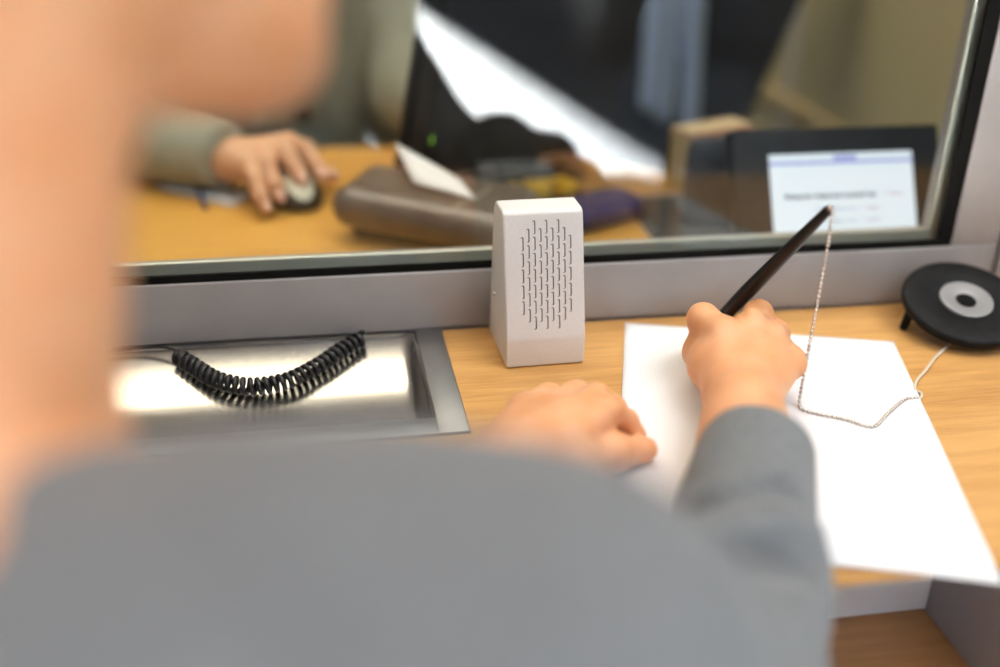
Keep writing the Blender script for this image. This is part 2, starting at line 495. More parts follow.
bm = bx(0.2905, 0.312, -0.365, -0.20, -H, -0.0265, 0.001); mesh_obj('side_panel', bm, M['greypanel'], u)['label'] = 'grey side panel'
bm = bx(-1.2, 0.29, -0.42, -0.2455, -0.118, -0.0985, 0.001); mesh_obj('shelf', bm, M['shelf'], u)['label'] = 'brown wooden shelf'
bm = bx(-1.2, 0.29, -0.262, -0.2455, -H, -0.1185); mesh_obj('kick_panel', bm, M['white'], u)

# ------------------------------------------------------------------ office desk
d = thing('office_desk', 'honey coloured wooden desk on the clerk side of the glass', 'desk', (0, 0.3, -H))
bm = nb()
prism(bm, [(-1.3, 0.0505), (0.735, 0.0505), (0.735, 0.37), (0.30, 0.37), (0.16, 0.505), (-1.3, 0.505)], -0.025, -0.0005, 2, 0.001)
mesh_obj('desk_top', bm, M['oak_desk'], d)
for x in (-1.22, 0.68):
    bm = bx(x - 0.02, x + 0.02, 0.10, 0.34, -H, -0.0255, 0.002); mesh_obj('desk_leg', bm, M['greypanel'], d)

# ------------------------------------------------------------------ deal tray
t = thing('deal_tray', 'stainless steel coin tray sunk in the oak counter', 'tray', (-0.2, -0.07, 0.0))
bm = nb()
IX0, IX1, IY0, ZB = -0.40, -0.0205, -0.138, -0.0270
box(bm, IX1, TX1, TY0 + 0.0005, -0.0008, -0.003, 0.0022, 0.0006); box(bm, TX0, IX0, TY0 + 0.0005, -0.0008, -0.003, 0.0022, 0.0006)
box(bm, IX0, IX1, TY0 + 0.0005, IY0, -0.003, 0.0022, 0.0006); box(bm, IX0, IX1, -0.0014, -0.0006, -0.006, -0.0006)
mesh_obj('rim', bm, M['steel_rim'], t, True, angle=30)
bm = nb()
# scooped floor: steep at the front, rising gently under the window rail
def zf(y):
    if y < -0.120:
        t = (-0.120 - y) / (-0.120 - IY0); return ZB + 0.0265 * (1 - math.sqrt(max(0.0, 1 - t ** 2.6)))
    if y < -0.080: return ZB
    if y < -0.046: return ZB + 0.5 * 0.33 / 0.034 * (y + 0.080) ** 2
    u = y + 0.046
    return ZB + 0.00561 + 0.33 * u + 0.5 * 0.16 / 0.0445 * u * u
ysq = [IY0 + (0.0 - 0.0015 - IY0) * (k / 40) for k in range(41)]
def ring(x, lift):
    return [bm.verts.new((x, y, min(-0.0004, max(zf(y), zf(y) + lift)))) for y in ysq]
xs = [(IX0, 0.027), (IX0 + 0.002, 0.011), (IX0 + 0.004, 0.005), (IX0 + 0.007, 0.0015), (IX0 + 0.011, 0.0), (-0.3, 0), (-0.2, 0), (-0.1, 0), (IX1 - 0.014, 0.0), (IX1 - 0.0085, 0.0015), (IX1 - 0.005, 0.005), (IX1 - 0.0025, 0.011), (IX1, 0.027)]
cols = [ring(x, l) for x, l in xs]
for a, b in zip(cols, cols[1:]):
    for k in range(len(a) - 1): bm.faces.new((a[k], a[k + 1], b[k + 1], b[k]))
me = bpy.data.meshes.new('basin')
bmesh.ops.recalc_face_normals(bm, faces=bm.faces); bm.to_mesh(me); bm.free()
b = mesh_obj('basin', me, M['steel'], t, True, angle=50)
so = b.modifiers.new('thickness', 'SOLIDIFY'); so.thickness = 0.0012; so.offset = 1

# ------------------------------------------------------------------ coiled cord
cc = thing('coiled_cord', 'black spiral telephone cord drooping over the steel tray', 'cord', (-0.14, -0.03, -0.03))
P = catmull([(-0.200, -0.0150, -0.0030), (-0.188, -0.0260, -0.0060), (-0.170, -0.0410, -0.0110), (-0.146, -0.0500, -0.0132), (-0.120, -0.0460, -0.0125), (-0.097, -0.0330, -0.0085), (-0.080, -0.0210, -0.0035), (-0.070, -0.0140, -0.0010), (-0.061, -0.0088, 0.0005)], 40)
turns = 30
cum = [0]
for a, b in zip(P, P[1:]): cum.append(cum[-1] + (b - a).length)
pts = []
nrm = None
NS = turns * 14
for i in range(NS + 1):
    s = cum[-1] * i / NS
    j = min(max(0, int(np.searchsorted(cum, s)) - 1), len(P) - 2)
    f = (s - cum[j]) / max(cum[j + 1] - cum[j], 1e-9)
    p = P[j].lerp(P[j + 1], f); tg = (P[j + 1] - P[j]).normalized()
    n = Vector((0, 0, 1)); n = (n - tg * n.dot(tg)).normalized(); bb = tg.cross(n)
    a = 2 * PI * turns * i / NS
    pts.append(p + (n * math.cos(a) + bb * math.sin(a)) * 0.0050)
bm = nb(); tube(bm, pts, 0.0021, 8)
mesh_obj('spiral', bm, M['cord'], cc, True)
bm = nb(); tube(bm, catmull([tuple(pts[0]), (-0.210, -0.0100, 0.0030), (-0.228, -0.0060, 0.0015), (-0.250, -0.0060, 0.0005), (-0.30, -0.008, 0.0035), (-0.36, -0.02, 0.004), (-0.43, -0.03, 0.0016)], 8), 0.0011, 8)
mesh_obj('lead', bm, M['cord'], cc, True)

# ------------------------------------------------------------------ intercom speaker
s = thing('intercom_speaker', 'light grey wedge-shaped intercom speaker with slotted front against the window rail', 'speaker', (0.068, -0.04, 0.0))
MS = Matrix.Translation((0.0375, -0.0065, 0)) @ Matrix.Rotation(math.radians(1.5), 4, 'Z')
side = [(0, 0.0006), (-0.0665, 0.0006), (-0.0672, 0.0235), (-0.047, 0.1135), (-0.043, 0.1155), (-0.0215, 0.1155), (-0.014, 0.109)]
W0, W1 = 0.0, 0.0595
bm = nb()
A = [(p[0], p[1]) for p in side]
# tapered a little towards the top
va = [bm.verts.new((W0 - 0.0012 * (z / 0.115), y, z)) for y, z in A]; vb = [bm.verts.new((W1 - 0.0015 * (z / 0.115), y, z)) for y, z in A]
n = len(A)
bm.faces.new(va); bm.faces.new(vb[::-1])
for i in range(n): bm.faces.new((va[i], vb[i], vb[(i + 1) % n], va[(i + 1) % n]))
bmesh.ops.recalc_face_normals(bm, faces=bm.faces)
bmesh.ops.bevel(bm, geom=list(bm.edges), offset=0.0018, segments=3, affect='EDGES', profile=0.5)
bmesh.ops.transform(bm, matrix=MS, verts=bm.verts)
body = mesh_obj('housing', bm, M['lightgrey'], s, True, angle=35)
# slots cut into the sloping face
p0 = Vector((0.0297, -0.0672, 0.0235)); p1 = Vector((0.0297, -0.047, 0.1135))
up = (p1 - p0).normalized(); xr = Vector((1, 0, 0)); nrm = xr.cross(up).normalized()
if nrm.y > 0: nrm = -nrm
Lf = (p1 - p0).length
def slot_bm(bm, cx, cv, hw=0.00115, hl=0.0050, depth=0.0013, out=0.0012):
    ctr = p0 + up * cv + xr * cx
    ring = []
    for sgn, a0 in ((1, 0), (-1, 180)):
        for k in range(7):
            a = math.radians(a0 + 30 * k)
            ring.append((hw * math.cos(a), sgn * (hl - hw) + hw * math.sin(a)))
    top = [bm.verts.new(ctr + xr * x + up * v + nrm * out) for x, v in ring]
    bot = [bm.verts.new(ctr + xr * x + up * v - nrm * depth) for x, v in ring]
    bm.faces.new(top); bm.faces.new(bot[::-1])
    for i in range(len(ring)): bm.faces.new((top[i], bot[i], bot[(i + 1) % len(ring)], top[(i + 1) % len(ring)]))
rows = [3, 4, 5, 4, 5, 4, 5, 4, 5, 4, 3]
rows = [3, 4, 5, 4, 5, 4, 5, 4, 5, 4, 5, 4, 3]
cut = nb(); ins = nb()
for r, cnt in enumerate(rows):
    for k in range(cnt):
        cx = (k - (cnt - 1) / 2) * 0.0088 + 0.0004
        cv = Lf * 0.5 + 0.001 + (6 - r) * 0.00585
        slot_bm(cut, cx, cv)
        # the pressed lip in each slot
        ctr = p0 + up * cv + xr * (cx - 0.00035)
        q = [(-0.0009, -0.0046), (0.0007, -0.0046), (0.0007, 0.0040), (-0.0009, 0.0040)]
        ft = [ins.verts.new(ctr + xr * x + up * v - nrm * 0.0003) for x, v in q]
        fb = [ins.verts.new(ctr + xr * x + up * v - nrm * 0.0018) for x, v in q]
        ins.faces.new(ft); ins.faces.new(fb[::-1])
        for i in range(4): ins.faces.new((ft[i], fb[i], fb[(i + 1) % 4], ft[(i + 1) % 4]))
for q in (cut, ins):
    bmesh.ops.recalc_face_normals(q, faces=q.faces)
    bmesh.ops.transform(q, matrix=MS, verts=q.verts)
cme = bpy.data.meshes.new('cut'); cut.to_mesh(cme); cut.free()
cme.transform(Matrix.Translation(-BASE[s.name])); cme.materials.append(M['slot'])
cob = bpy.data.objects.new('cut', cme); COL.objects.link(cob); cob.parent = s
bo = body.modifiers.new('slots', 'BOOLEAN'); bo.object = cob; bo.operation = 'DIFFERENCE'; bo.solver = 'EXACT'; bo.material_mode = 'TRANSFER'
bpy.context.view_layer.update()
dg = bpy.context.evaluated_depsgraph_get()
nm = bpy.data.meshes.new_from_object(body.evaluated_get(dg), depsgraph=dg)
body.modifiers.clear(); body.data = nm; nm.name = 'housing'; nm.set_sharp_from_angle(angle=math.radians(18))
bpy.data.objects.remove(cob)
mesh_obj('slot_lips', ins, M['lightgrey'], s)
bm = nb(); lathe(bm, [(0, 0.0), (0.0022, 0.0), (0.0020, 0.0012), (0.0009, 0.0013), (0.0008, 0.0006), (0, 0.0006)], 16, MS @ frame_to((-0.0002, -0.022, 0.0415), (-1, 0, 0), (0, 1, 0)))
mesh_obj('screw', bm, M['screw'], s, True, angle=40)

# ------------------------------------------------------------------ sheet of paper
O = Vector((0.1479, -0.0092, 0)); th = math.radians(-16.86)
ex = Vector((math.cos(th), math.sin(th), 0)); ey = Vector((math.sin(th), -math.cos(th), 0))
bm = nb(); nx, ny = 42, 60
g = []
for j in range(ny + 1):
    row = []
    for i in range(nx + 1):
        a, b = i / nx, j / ny
        p = O + ex * (0.21 * a) + ey * (0.297 * b)
        z = 0.0010 + 0.0016 * (a ** 3) * math.sin(PI * b) + 0.0012 * math.sin(PI * a) * (b ** 2)
        z += 0.0018 * max(0, b - 0.55) ** 2 * 4 * a
        over = max(0.0, -(p.y + D - 0.004))
        z -= over * 0.10
        row.append(bm.verts.new((p.x, p.y, z)))
    g.append(row)
for j in range(ny):
    for i in range(nx): bm.faces.new((g[j][i], g[j][i + 1], g[j + 1][i + 1], g[j + 1][i]))
pp = mesh_obj('paper_sheet', bm, M['paper'], None, True, loc=(0.2, -0.18, 0.0006))
so = pp.modifiers.new('thickness', 'SOLIDIFY'); so.thickness = 0.0002; so.offset = -1
tag(pp, 'blank white sheet under the writing hand on the oak counter', 'paper')

# ------------------------------------------------------------------ pen, chain, pen base
PT = Vector((0.1985, -0.0475, 0.0018)); PE = Vector((0.2340, -0.150, 0.1440))
ax = (PE - PT).normalized(); LP = (PE - PT).length
pn = thing('ballpoint_pen', 'glossy black pen on a chain held in the right hand', 'pen', tuple(PT))
bm = nb(); MP = frame_to(PT, ax)
lathe(bm, [(0, 0.010), (0.0026, 0.010), (0.0046, 0.022), (0.0056, 0.045), (0.0060, 0.075), (0.0054, 0.105), (0.0034, LP - 0.006), (0.0032, LP - 0.001), (0.0024, LP), (0, LP)], 24, MP)
mesh_obj('barrel', bm, M['penblack'], pn, True, angle=40)
bm = nb(); lathe(bm, [(0, 0), (0.0005, 0.0005), (0.0008, 0.004), (0.0024, 0.010), (0, 0.010)], 16, MP)
mesh_obj('tip', bm, M['chrome'], pn, True, angle=40)
bm = nb(); lathe(bm, [(0, LP - 0.001), (0.0016, LP - 0.0005), (0.0021, LP + 0.0012), (0.0015, LP + 0.003), (0, LP + 0.0034)], 16, MP)
mesh_obj('end_ring', bm, M['chrome'], pn, True)

DC = Vector((0.4120, -0.0575, 0.0235)); DN = Vector((-0.05, -0.30, 0.95)).normalized()
ch = thing('ball_chain', 'thin beaded metal chain from the pen end to the black round base', 'chain', (0.27, -0.18, 0.0))
top = PE + ax * 0.0033
pth = catmull([tuple(top), (0.2350, -0.1540, 0.137), (0.2350, -0.1535, 0.092), (0.2335, -0.1545, 0.050), (0.2320, -0.1560, 0.019), (0.2315, -0.1570, 0.0042), (0.2310, -0.1640, 0.0027), (0.240, -0.1715, 0.0027), (0.2545, -0.1805, 0.0029), (0.2650, -0.1915, 0.0030), (0.272, -0.1915, 0.0032), (0.2850, -0.1800, 0.0032), (0.3080, -0.1620, 0.0032), (0.3190, -0.1590, 0.0022)], 60)
bm = nb(); acc = 0; last = pth[0]; step = 0.0033
def bead(p, r):
    vs = bmesh.ops.create_uvsphere(bm, u_segments=8, v_segments=6, radius=r, matrix=Matrix.Translation(p))
bead(pth[0], 0.0012)
for p in pth[1:]:
    acc += (p - last).length; last = p
    if acc >= step: acc -= step; bead(p, 0.00140)
tube(bm, pth[::6], 0.0003, 5)
mesh_obj('beads', bm, M['chrome'], ch, True)
bm = nb(); tube(bm, catmull([(0.3190, -0.1590, 0.0020), (0.3235, -0.1575, 0.0016), (0.3268, -0.152, 0.0016), (0.3255, -0.146, 0.0016), (0.333, -0.134, 0.0016), (0.347, -0.121, 0.0016), (0.368, -0.100, 0.0016), (0.392, -0.080, 0.0022), (0.402, -0.070, 0.006), (0.408, -0.062, 0.014)], 10), 0.0011, 8)
mesh_obj('cord', bm, M['cable'], ch, True)['label'] = 'pale smooth cord end'

pb = thing('pen_base', 'round black pen base with grey hub tilted in the window corner', 'pen holder', (DC.x, DC.y, 0.0))
MD = frame_to(DC, DN)
bm = nb(); lathe(bm, [(0, -0.004), (0.044, -0.004), (0.0475, -0.0035), (0.0485, -0.0015), (0.0485, 0.0022), (0.0475, 0.0038), (0.0455, 0.0042), (0.0400, 0.0046), (0.0215, 0.0052), (0.0205, 0.0044), (0, 0.0044)], 72, MD)
mesh_obj('disc', bm, M['blackmat'], pb, True, angle=50)
bm = nb(); lathe(bm, [(0.0207, 0.0043), (0.0205, 0.0060), (0.0195, 0.0062), (0.0085, 0.0046), (0.0072, 0.0040), (0.0060, 0.0020), (0.0058, 0.0044)], 48, MD)
hb = mesh_obj('hub', bm, M['hubgrey'], pb, True, angle=50)
bm = nb(); lathe(bm, [(0, 0.0050), (0.0056, 0.0050), (0.0066, 0.0046)], 32, MD)
mesh_obj('hub_hole', bm, M['rubber'], pb)['label'] = 'black hole in the grey hub'
for (fx, fy) in ((-0.040, 0.006), (0.030, 0.026)):
    a = MD @ Vector((fx, fy, -0.003)); f = Vector((a.x - 0.004 * (1 if fx < 0 else -1), a.y + 0.001, 0.0006))
    bm = nb(); tube(bm, [tuple(a), tuple(a.lerp(f, 0.5)), tuple(f)], [0.0042, 0.0038, 0.0034], 14)
    mesh_obj('leg', bm, M['blackmat'], pb, True, angle=40)

# ------------------------------------------------------------------ things on the office desk
# mouse
def sdf_obj(name, prims, vox, m, parent, disp=None, smooth=2):
    return mesh_obj(name, to_mesh(name, [sdf_mesh(prims, vox, disp, smooth)]), m, parent, True)
def Rz(deg):
    a = math.radians(deg); return np.array([[math.cos(a), -math.sin(a), 0], [math.sin(a), math.cos(a), 0], [0, 0, 1]])
mo = thing('computer_mouse', 'black computer mouse with pale buttons under the hand of the clerk', 'mouse', (-0.115, 0.325, 0))
A = -22   # direction of the long axis: towards the window, a little to the right
mc = np.array([-0.1165, 0.328, 0.0]); R = Rz(20)
def mw(x, y, z): return tuple(mc + R @ np.array([x, y, 0]) + np.array([0, 0, z]))
sdf_obj('shell', [ell(mw(0, 0, 0.006), (0.031, 0.054, 0.024), 0.004, R=R), half((0, 0, -1), -0.0008, 0.002)], 0.0015, mat('mouse_black', (0.015, 0.015, 0.016), 0.35), mo)
sdf_obj('button', [ell(mw(0, -0.012, 0.0085), (0.0215, 0.0405, 0.0232), 0.002, R=R), half((0, 0, -1), -0.0125, 0.002), half(tuple(R @ np.array([0, 1, 0])), float((R @ np.array([0, 1, 0])) @ mc) + 0.004, 0.001)], 0.0012, mat('mouse_pale', (0.66, 0.64, 0.52), 0.35), mo)['label'] = 'pale silver buttons'

# rounded brownish desk machine
mk = thing('desk_machine', 'brownish grey rounded desktop machine beside the mouse', 'machine', (0.01, 0.19, 0))
M['taupe'] = noise_col(mat('taupe_plastic', (0.125, 0.095, 0.075), 0.28), (0.115, 0.088, 0.068), (0.14, 0.108, 0.085), (1, 1, 1), 60)
R = Rz(-29); mc = np.array([0.004, 0.187, 0.0])
def mw(x, y, z): return tuple(mc + R @ np.array([x, y, 0]) + np.array([0, 0, z]))
pr = []
for (x, y, z, r) in ((-0.062, -0.012, 0.032, 0.017), (-0.062, 0.045, 0.036, 0.015), (0.085, 0.045, 0.034, 0.015), (0.085, -0.016, 0.028, 0.017)):
    pr.append((x, y, z, r))
P4 = pr
prims = [cone(mw(*P4[0][:3]), mw(*P4[3][:3]), P4[0][3], P4[3][3], 0.012), cone(mw(*P4[1][:3]), mw(*P4[2][:3]), 0.015, 0.015, 0.012)]
for k in range(6):
    f = k / 5
    a = [P4[0][i] + (P4[1][i] - P4[0][i]) * f for i in range(3)]; b = [P4[3][i] + (P4[2][i] - P4[3][i]) * f for i in range(3)]
    prims.append(cone(mw(*a), mw(*b), 0.017 - 0.002 * f, 0.016 - 0.002 * f, 0.012))
sdf_obj('shell', prims, 0.002, M['taupe'], mk)
sdf_obj('base', [cone(mw(-0.055, y, 0.008), mw(0.08, y, 0.008), 0.0085, 0.0085, 0.012) for y in (-0.008, 0.004, 0.016, 0.028, 0.04)] + [half((0, 0, -1), -0.0008, 0.001)], 0.002, mat('taupe_dark', (0.06, 0.047, 0.04), 0.45), mk)
sdf_obj('lid', [cone(mw(-0.045 + 0.0 * k, 0.0 + 0.012 * k, 0.0445 + 0.001 * k), mw(0.035, 0.0 + 0.012 * k, 0.0425 + 0.001 * k), 0.0065, 0.0065, 0.006) for k in range(4)], 0.0018, M['taupe'], mk)
bm = nb(); tube(bm, catmull([mw(0.030, -0.03, 0.034), mw(0.045, -0.018, 0.0485), mw(0.055, 0.01, 0.0505), mw(0.058, 0.05, 0.0505)], 8), 0.0016, 8)
mesh_obj('seam', bm, mat('taupe_light', (0.34, 0.28, 0.21), 0.3), mk, True)

# white slip on the machine
bm = nb()
C4 = [(-0.012, 0.258, 0.076), (-0.001, 0.194, 0.0565), (0.051, 0.152, 0.053), (0.042, 0.190, 0.060)]
q = []
for j in range(7):
    for i in range(7):
        a, b = i / 6, j / 6
        p = Vector(C4[0]).lerp(Vector(C4[3]), a).lerp(Vector(C4[1]).lerp(Vector(C4[2]), a), b)
        p.z += 0.004 * math.sin(PI * a) * math.sin(PI * b); q.append(bm.verts.new(p))
for j in range(6):
    for i in range(6): bm.faces.new((q[j * 7 + i], q[j * 7 + i + 1], q[j * 7 + i + 8], q[j * 7 + i + 7]))
o = mesh_obj('paper_slip', bm, M['paper'], None, True, loc=C4[1])
so = o.modifiers.new('thickness', 'SOLIDIFY'); so.thickness = 0.0003
tag(o, 'white paper slip sticking up from the brownish desk machine', 'paper')

# monitor seen from behind
mt = thing('computer_monitor', 'black computer monitor with its back to the window', 'monitor', (0.10, 0.34, 0))
ang = math.degrees(math.atan2(0.073, 0.145))
MM = Matrix.Translation((0.011, 0.270, 0.030)) @ Matrix.Rotation(math.radians(ang), 4, 'Z') @ Matrix.Rotation(math.radians(17), 4, 'X')
bm = nb(); box(bm, 0, 0.250, 0, 0.028, 0, 0.26, 0.004, 2, MM); mesh_obj('back_shell', bm, M['blackmat'], mt, True, angle=40)
bm = nb(); box(bm, -0.004, 0.254, 0.0285, 0.042, -0.006, 0.266, 0.003, 2, MM); mesh_obj('bezel', bm, M['blackmat'], mt, True, angle=40)
bm = nb(); box(bm, 0.004, 0.246, 0.0422, 0.0428, 0.004, 0.256, 0, 2, MM); mesh_obj('screen', bm, mat('dark_screen', (0.01, 0.012, 0.015), 0.15), mt)
bm = nb(); box(bm, 0.0062, 0.0080, -0.0010, 0.001, 0.046, 0.0535, 0, 2, MM); mesh_obj('power_light', bm, emit('green_light', (0.40, 0.9, 0.05), 0.8), mt)
bm = nb(); box(bm, 0.115, 0.165, 0.006, 0.03, -0.024, 0.08, 0.004, 2, MM); mesh_obj('stand_neck', bm, M['blackmat'], mt)
bm = nb(); box(bm, 0.06, 0.22, -0.02, 0.11, 0.0, 0.008, 0.003, 2, Matrix.Translation((0.0, 0.268, 0.0004)) @ Matrix.Rotation(math.radians(ang), 4, 'Z')); mesh_obj('stand_foot', bm, M['blackmat'], mt)

# yellow packs on a black tray, navy case, desk mat
YL = ['yellow note pack left of the middle one below the black monitor', 'middle yellow note pack below the black monitor', 'yellow note pack nearest the navy case below the black monitor']
M['yellow'] = noise_col(mat('yellow_pack', (0.72, 0.42, 0.03), 0.5), (0.80, 0.44, 0.02), (0.92, 0.60, 0.06), (1, 1, 1), 90)
o = thing('black_tray', 'flat black desk tray holding the yellow note packs', 'tray', (0.135, 0.295, 0))
Mt = rotz((0.137, 0.292, 0), 10)
bm = bx(-0.046, 0.046, -0.022, 0.022, 0.0002, 0.004, 0.001, M=Mt); mesh_obj('tray_floor', bm, M['blackmat'], o)
for (a, b, cc_, e) in ((-0.048, 0.048, -0.024, -0.0222), (-0.048, 0.048, 0.0222, 0.024), (-0.048, -0.0462, -0.0222, 0.0222), (0.0462, 0.048, -0.0222, 0.0222)):
    bm = bx(a, b, cc_, e, 0.0002, 0.010, 0.0005, M=Mt); mesh_obj('tray_side', bm, M['blackmat'], o)
for k, (x, y, a) in enumerate(((-0.028, -0.003, 12), (0.001, 0.003, -8), (0.030, 0.004, 20))):
    bm = bx(-0.012, 0.012, -0.013, 0.013, 0.0043, 0.019, 0.002, M=Mt @ rotz((x, y, 0), a))
    tag(mesh_obj('note_pack', bm, M['yellow'], None, True, loc=tuple(Mt @ Vector((x, y, 0.0043))), angle=40), YL[k], 'notes', 'yellow note packs')
nv = thing('navy_case', 'small navy blue zip case right of the intercom speaker behind the glass', 'case', (0.19, 0.225, 0))
R = Rz(28); mc = np.array([0.183, 0.225, 0.0])
def mw(x, y, z): return tuple(mc + R @ np.array([x, y, 0]) + np.array([0, 0, z]))
M['navy'] = cloth('navy_fabric', (0.008, 0.022, 0.105), (0.014, 0.036, 0.15), 300)
sdf_obj('pouch', [cone(mw(-0.035, y, 0.012), mw(0.035, y, 0.012), 0.0112, 0.0112, 0.012) for y in (-0.016, -0.005, 0.005, 0.016)], 0.002, M['navy'], nv)
bm = nb(); tube(bm, [mw(-0.038, -0.0282, 0.013), mw(0.0, -0.0290, 0.013), mw(0.038, -0.0282, 0.013)], 0.0012, 6); mesh_obj('zip', bm, M['cord'], nv)
o = thing('desk_mat', 'dark grey rubber mat lying in front of the cream box behind the glass', 'mat', (0.32, 0.15, 0))
bm = bx(0.225, 0.52, 0.06, 0.285, 0.0002, 0.0035, 0.001); mesh_obj('mat_sheet', bm, noise_col(mat('mat_rubber', (0.05, 0.048, 0.046), 0.7), (0.04, 0.04, 0.038), (0.065, 0.06, 0.056), (1, 30, 1), 8), o)
bm = nb(); box(bm, 0.225, 0.52, 0.280, 0.2845, 0.0036, 0.0046); mesh_obj('mat_edge', bm, M['greypanel'], o)

# cream box
cb = thing('cream_box', 'cream cardboard box behind the black terminals', 'box', (0.33, 0.35, 0))
MB = rotz((0.302, 0.300, 0.0004), 20)
bm = nb(); box(bm, 0, 0.085, 0, 0.032, 0, 0.056, 0.001, M=MB); mesh_obj('carton', bm, mat('cream_card', (0.62, 0.52, 0.29), 0.7), cb)
bm = nb(); box(bm, -0.001, 0.086, -0.001, 0.033, 0.0562, 0.064, 0.001, M=MB); mesh_obj('lid', bm, mat('cream_lid', (0.66, 0.50, 0.30), 0.7), cb)
bm = nb(); box(bm, 0.0, 0.085, -0.0018, -0.0012, 0.0585, 0.0630, 0, M=MB); mesh_obj('label_strip', bm, mat('pinkish_strip', (0.60, 0.25, 0.16), 0.7), cb)

# screen terminal facing the customer
tm = thing('display_terminal', 'black terminal with a lit white screen facing the customer', 'terminal', (0.38, 0.11, 0))
tl = math.atan2(0.062, 0.115)
MT = Matrix.Translation((0.2825, 0.086, 0.0045)) @ Matrix.Rotation(-tl, 4, 'X')
TH = 0.123
bm = nb(); box(bm, 0, 0.203, 0.0, 0.022, 0, TH, 0.003, 3, MT); mesh_obj('case', bm, M['blackmat'], tm, True, angle=40)
M['screenwhite'] = emit('lit_screen', (0.84, 0.92, 1.0), 1.20)
bm = nb(); box(bm, 0.0335, 0.1735, -0.0006, 0.001, 0.012, 0.0985, 0, 2, MT); mesh_obj('screen', bm, M['screenwhite'], tm)
bm = nb(); box(bm, 0.0335, 0.1735, -0.0010, -0.0005, 0.0885, 0.0918, 0, 2, MT); mesh_obj('screen_bar', bm, emit('lilac_line', (0.50, 0.52, 0.95), 0.95), tm)
bm = nb(); box(bm, 0.096, 0.118, -0.0010, -0.0005, 0.0890, 0.0968, 0, 2, MT); mesh_obj('screen_bar', bm, emit('lilac_block', (0.5, 0.53, 0.95), 0.95), tm)
def text_mesh(txt, size, x, v, m, align='LEFT', bold=0.0):
    cu = bpy.data.curves.new('t', 'FONT'); cu.body = txt; cu.size = size; cu.align_x = align; cu.extrude = 0.0001; cu.offset = bold
    ob = bpy.data.objects.new('t', cu); COL.objects.link(ob)
    bpy.context.view_layer.update()
    dgx = bpy.context.evaluated_depsgraph_get()
    me = bpy.data.meshes.new_from_object(ob.evaluated_get(dgx), depsgraph=dgx)
    bpy.data.objects.remove(ob)
    me.transform(MT @ Matrix.Translation((x, -0.0009, v)) @ Matrix.Rotation(PI / 2, 4, 'X'))
    me.materials.clear()
    return mesh_obj('screen_text', me, m, tm)
dt = emit('text_blue_grey', (0.10, 0.20, 0.28), 0.5); pk = emit('text_pink', (0.85, 0.55, 0.62), 0.7); fb = emit('text_faint', (0.55, 0.68, 0.80), 0.7)
text_mesh('Rahatoimeksiantosi tunnistettu', 0.0072, 0.0455, 0.0575, dt, bold=0.00022)
text_mesh('7 euro', 0.0072, 0.143, 0.0575, pk)
text_mesh('Tapahtuma nro', 0.0066, 0.074, 0.0455, fb); text_mesh('7 euro', 0.0066, 0.120, 0.0455, pk)
text_mesh('Maksu nro', 0.0066, 0.086, 0.0345, fb); text_mesh('1 euro', 0.0066, 0.120, 0.0345, pk)
bm = nb(); prism(bm, [(0.105, 0.004), (0.175, 0.004), (0.158, 0.016), (0.152, 0.07), (0.140, 0.07)], 0.34, 0.42, 0, 0.001); mesh_obj('stand', bm, M['blackmat'], tm)

td = thing('card_terminal', 'dark grey blank panel standing left of the lit screen terminal', 'terminal', (0.33, 0.20, 0))
M['dkblue'] = mat('dark_slate_plastic', (0.030, 0.032, 0.040), 0.4)
Mt2 = Matrix.Translation((0.266, 0.188, 0.0045)) @ Matrix.Rotation(-0.10, 4, 'X')
bm = nb(); prism(bm, [(-0.003, 0), (0.13, 0), (0.13, 0.084), (0.012, 0.084), (0.004, 0.080), (0.001, 0.072)], 0, 0.016, 1, 0.0015, M=Mt2); mesh_obj('panel', bm, M['dkblue'], td, True, angle=40)
bm = nb(); box(bm, 0.01, 0.11, 0.0165, 0.06, 0.0, 0.012, 0.002, M=Mt2); mesh_obj('foot', bm, M['dkblue'], td)

# card and blue strap beside the clerk's wrist
MC = rotz((-0.204, 0.355, 0.0003), -40)
bm = nb(); box(bm, -0.052, 0.052, -0.017, 0.017, 0.0, 0.0012, 0.0004, M=MC)
tag(mesh_obj('white_card', bm, M['paper'], None, loc=(-0.204, 0.355, 0.0003)), 'white card on the wooden desk beneath the sleeve of the clerk', 'card')
bm = nb(); tube(bm, catmull([(-0.222, 0.405, 0.004), (-0.214, 0.375, 0.004), (-0.206, 0.335, 0.004), (-0.199, 0.300, 0.003)], 6), 0.0024, 8)
tag(mesh_obj('blue_pen', bm, mat('blue_plastic', (0.02, 0.03, 0.16), 0.35), None, True, loc=(-0.21, 0.35, 0.0016)), 'dark blue pen lying across the white card', 'pen')

# office chair with a pale blue shirt over it
oc = thing('office_chair', 'dark high-backed office chair behind the desk with a pale blue shirt on it', 'chair', (0.40, 0.88, -H))
M['chairblk'] = cloth('dark_chair_fabric', (0.022, 0.024, 0.032), (0.04, 0.042, 0.055), 250)
bm = nb()
pts = [(0.21, -0.22), (0.545, -0.22), (0.585, -0.07), (0.655, 0.135), (0.70, 0.30), (0.66, 0.36), (0.22, 0.36), (0.17, 0.28), (0.18, 0.0)]
prism(bm, pts, 0.80, 0.86, 1, 0.02, 4)
mesh_obj('backrest', bm, M['chairblk'], oc, True, angle=60)
bm = nb(); box(bm, 0.20, 0.64, 0.83, 1.28, -0.32, -0.24, 0.03, 4); mesh_obj('seat', bm, M['chairblk'], oc, True, angle=60)
bm = nb(); box(bm, 0.38, 0.46, 0.862, 0.89, -0.33, -0.05, 0.005); mesh_obj('back_support', bm, M['blackmat'], oc)
bm = nb(); tube(bm, [(0.42, 1.05, -0.321), (0.42, 1.05, -0.68)], 0.025, 16); mesh_obj('column', bm, M['blackmat'], oc, True, angle=40)
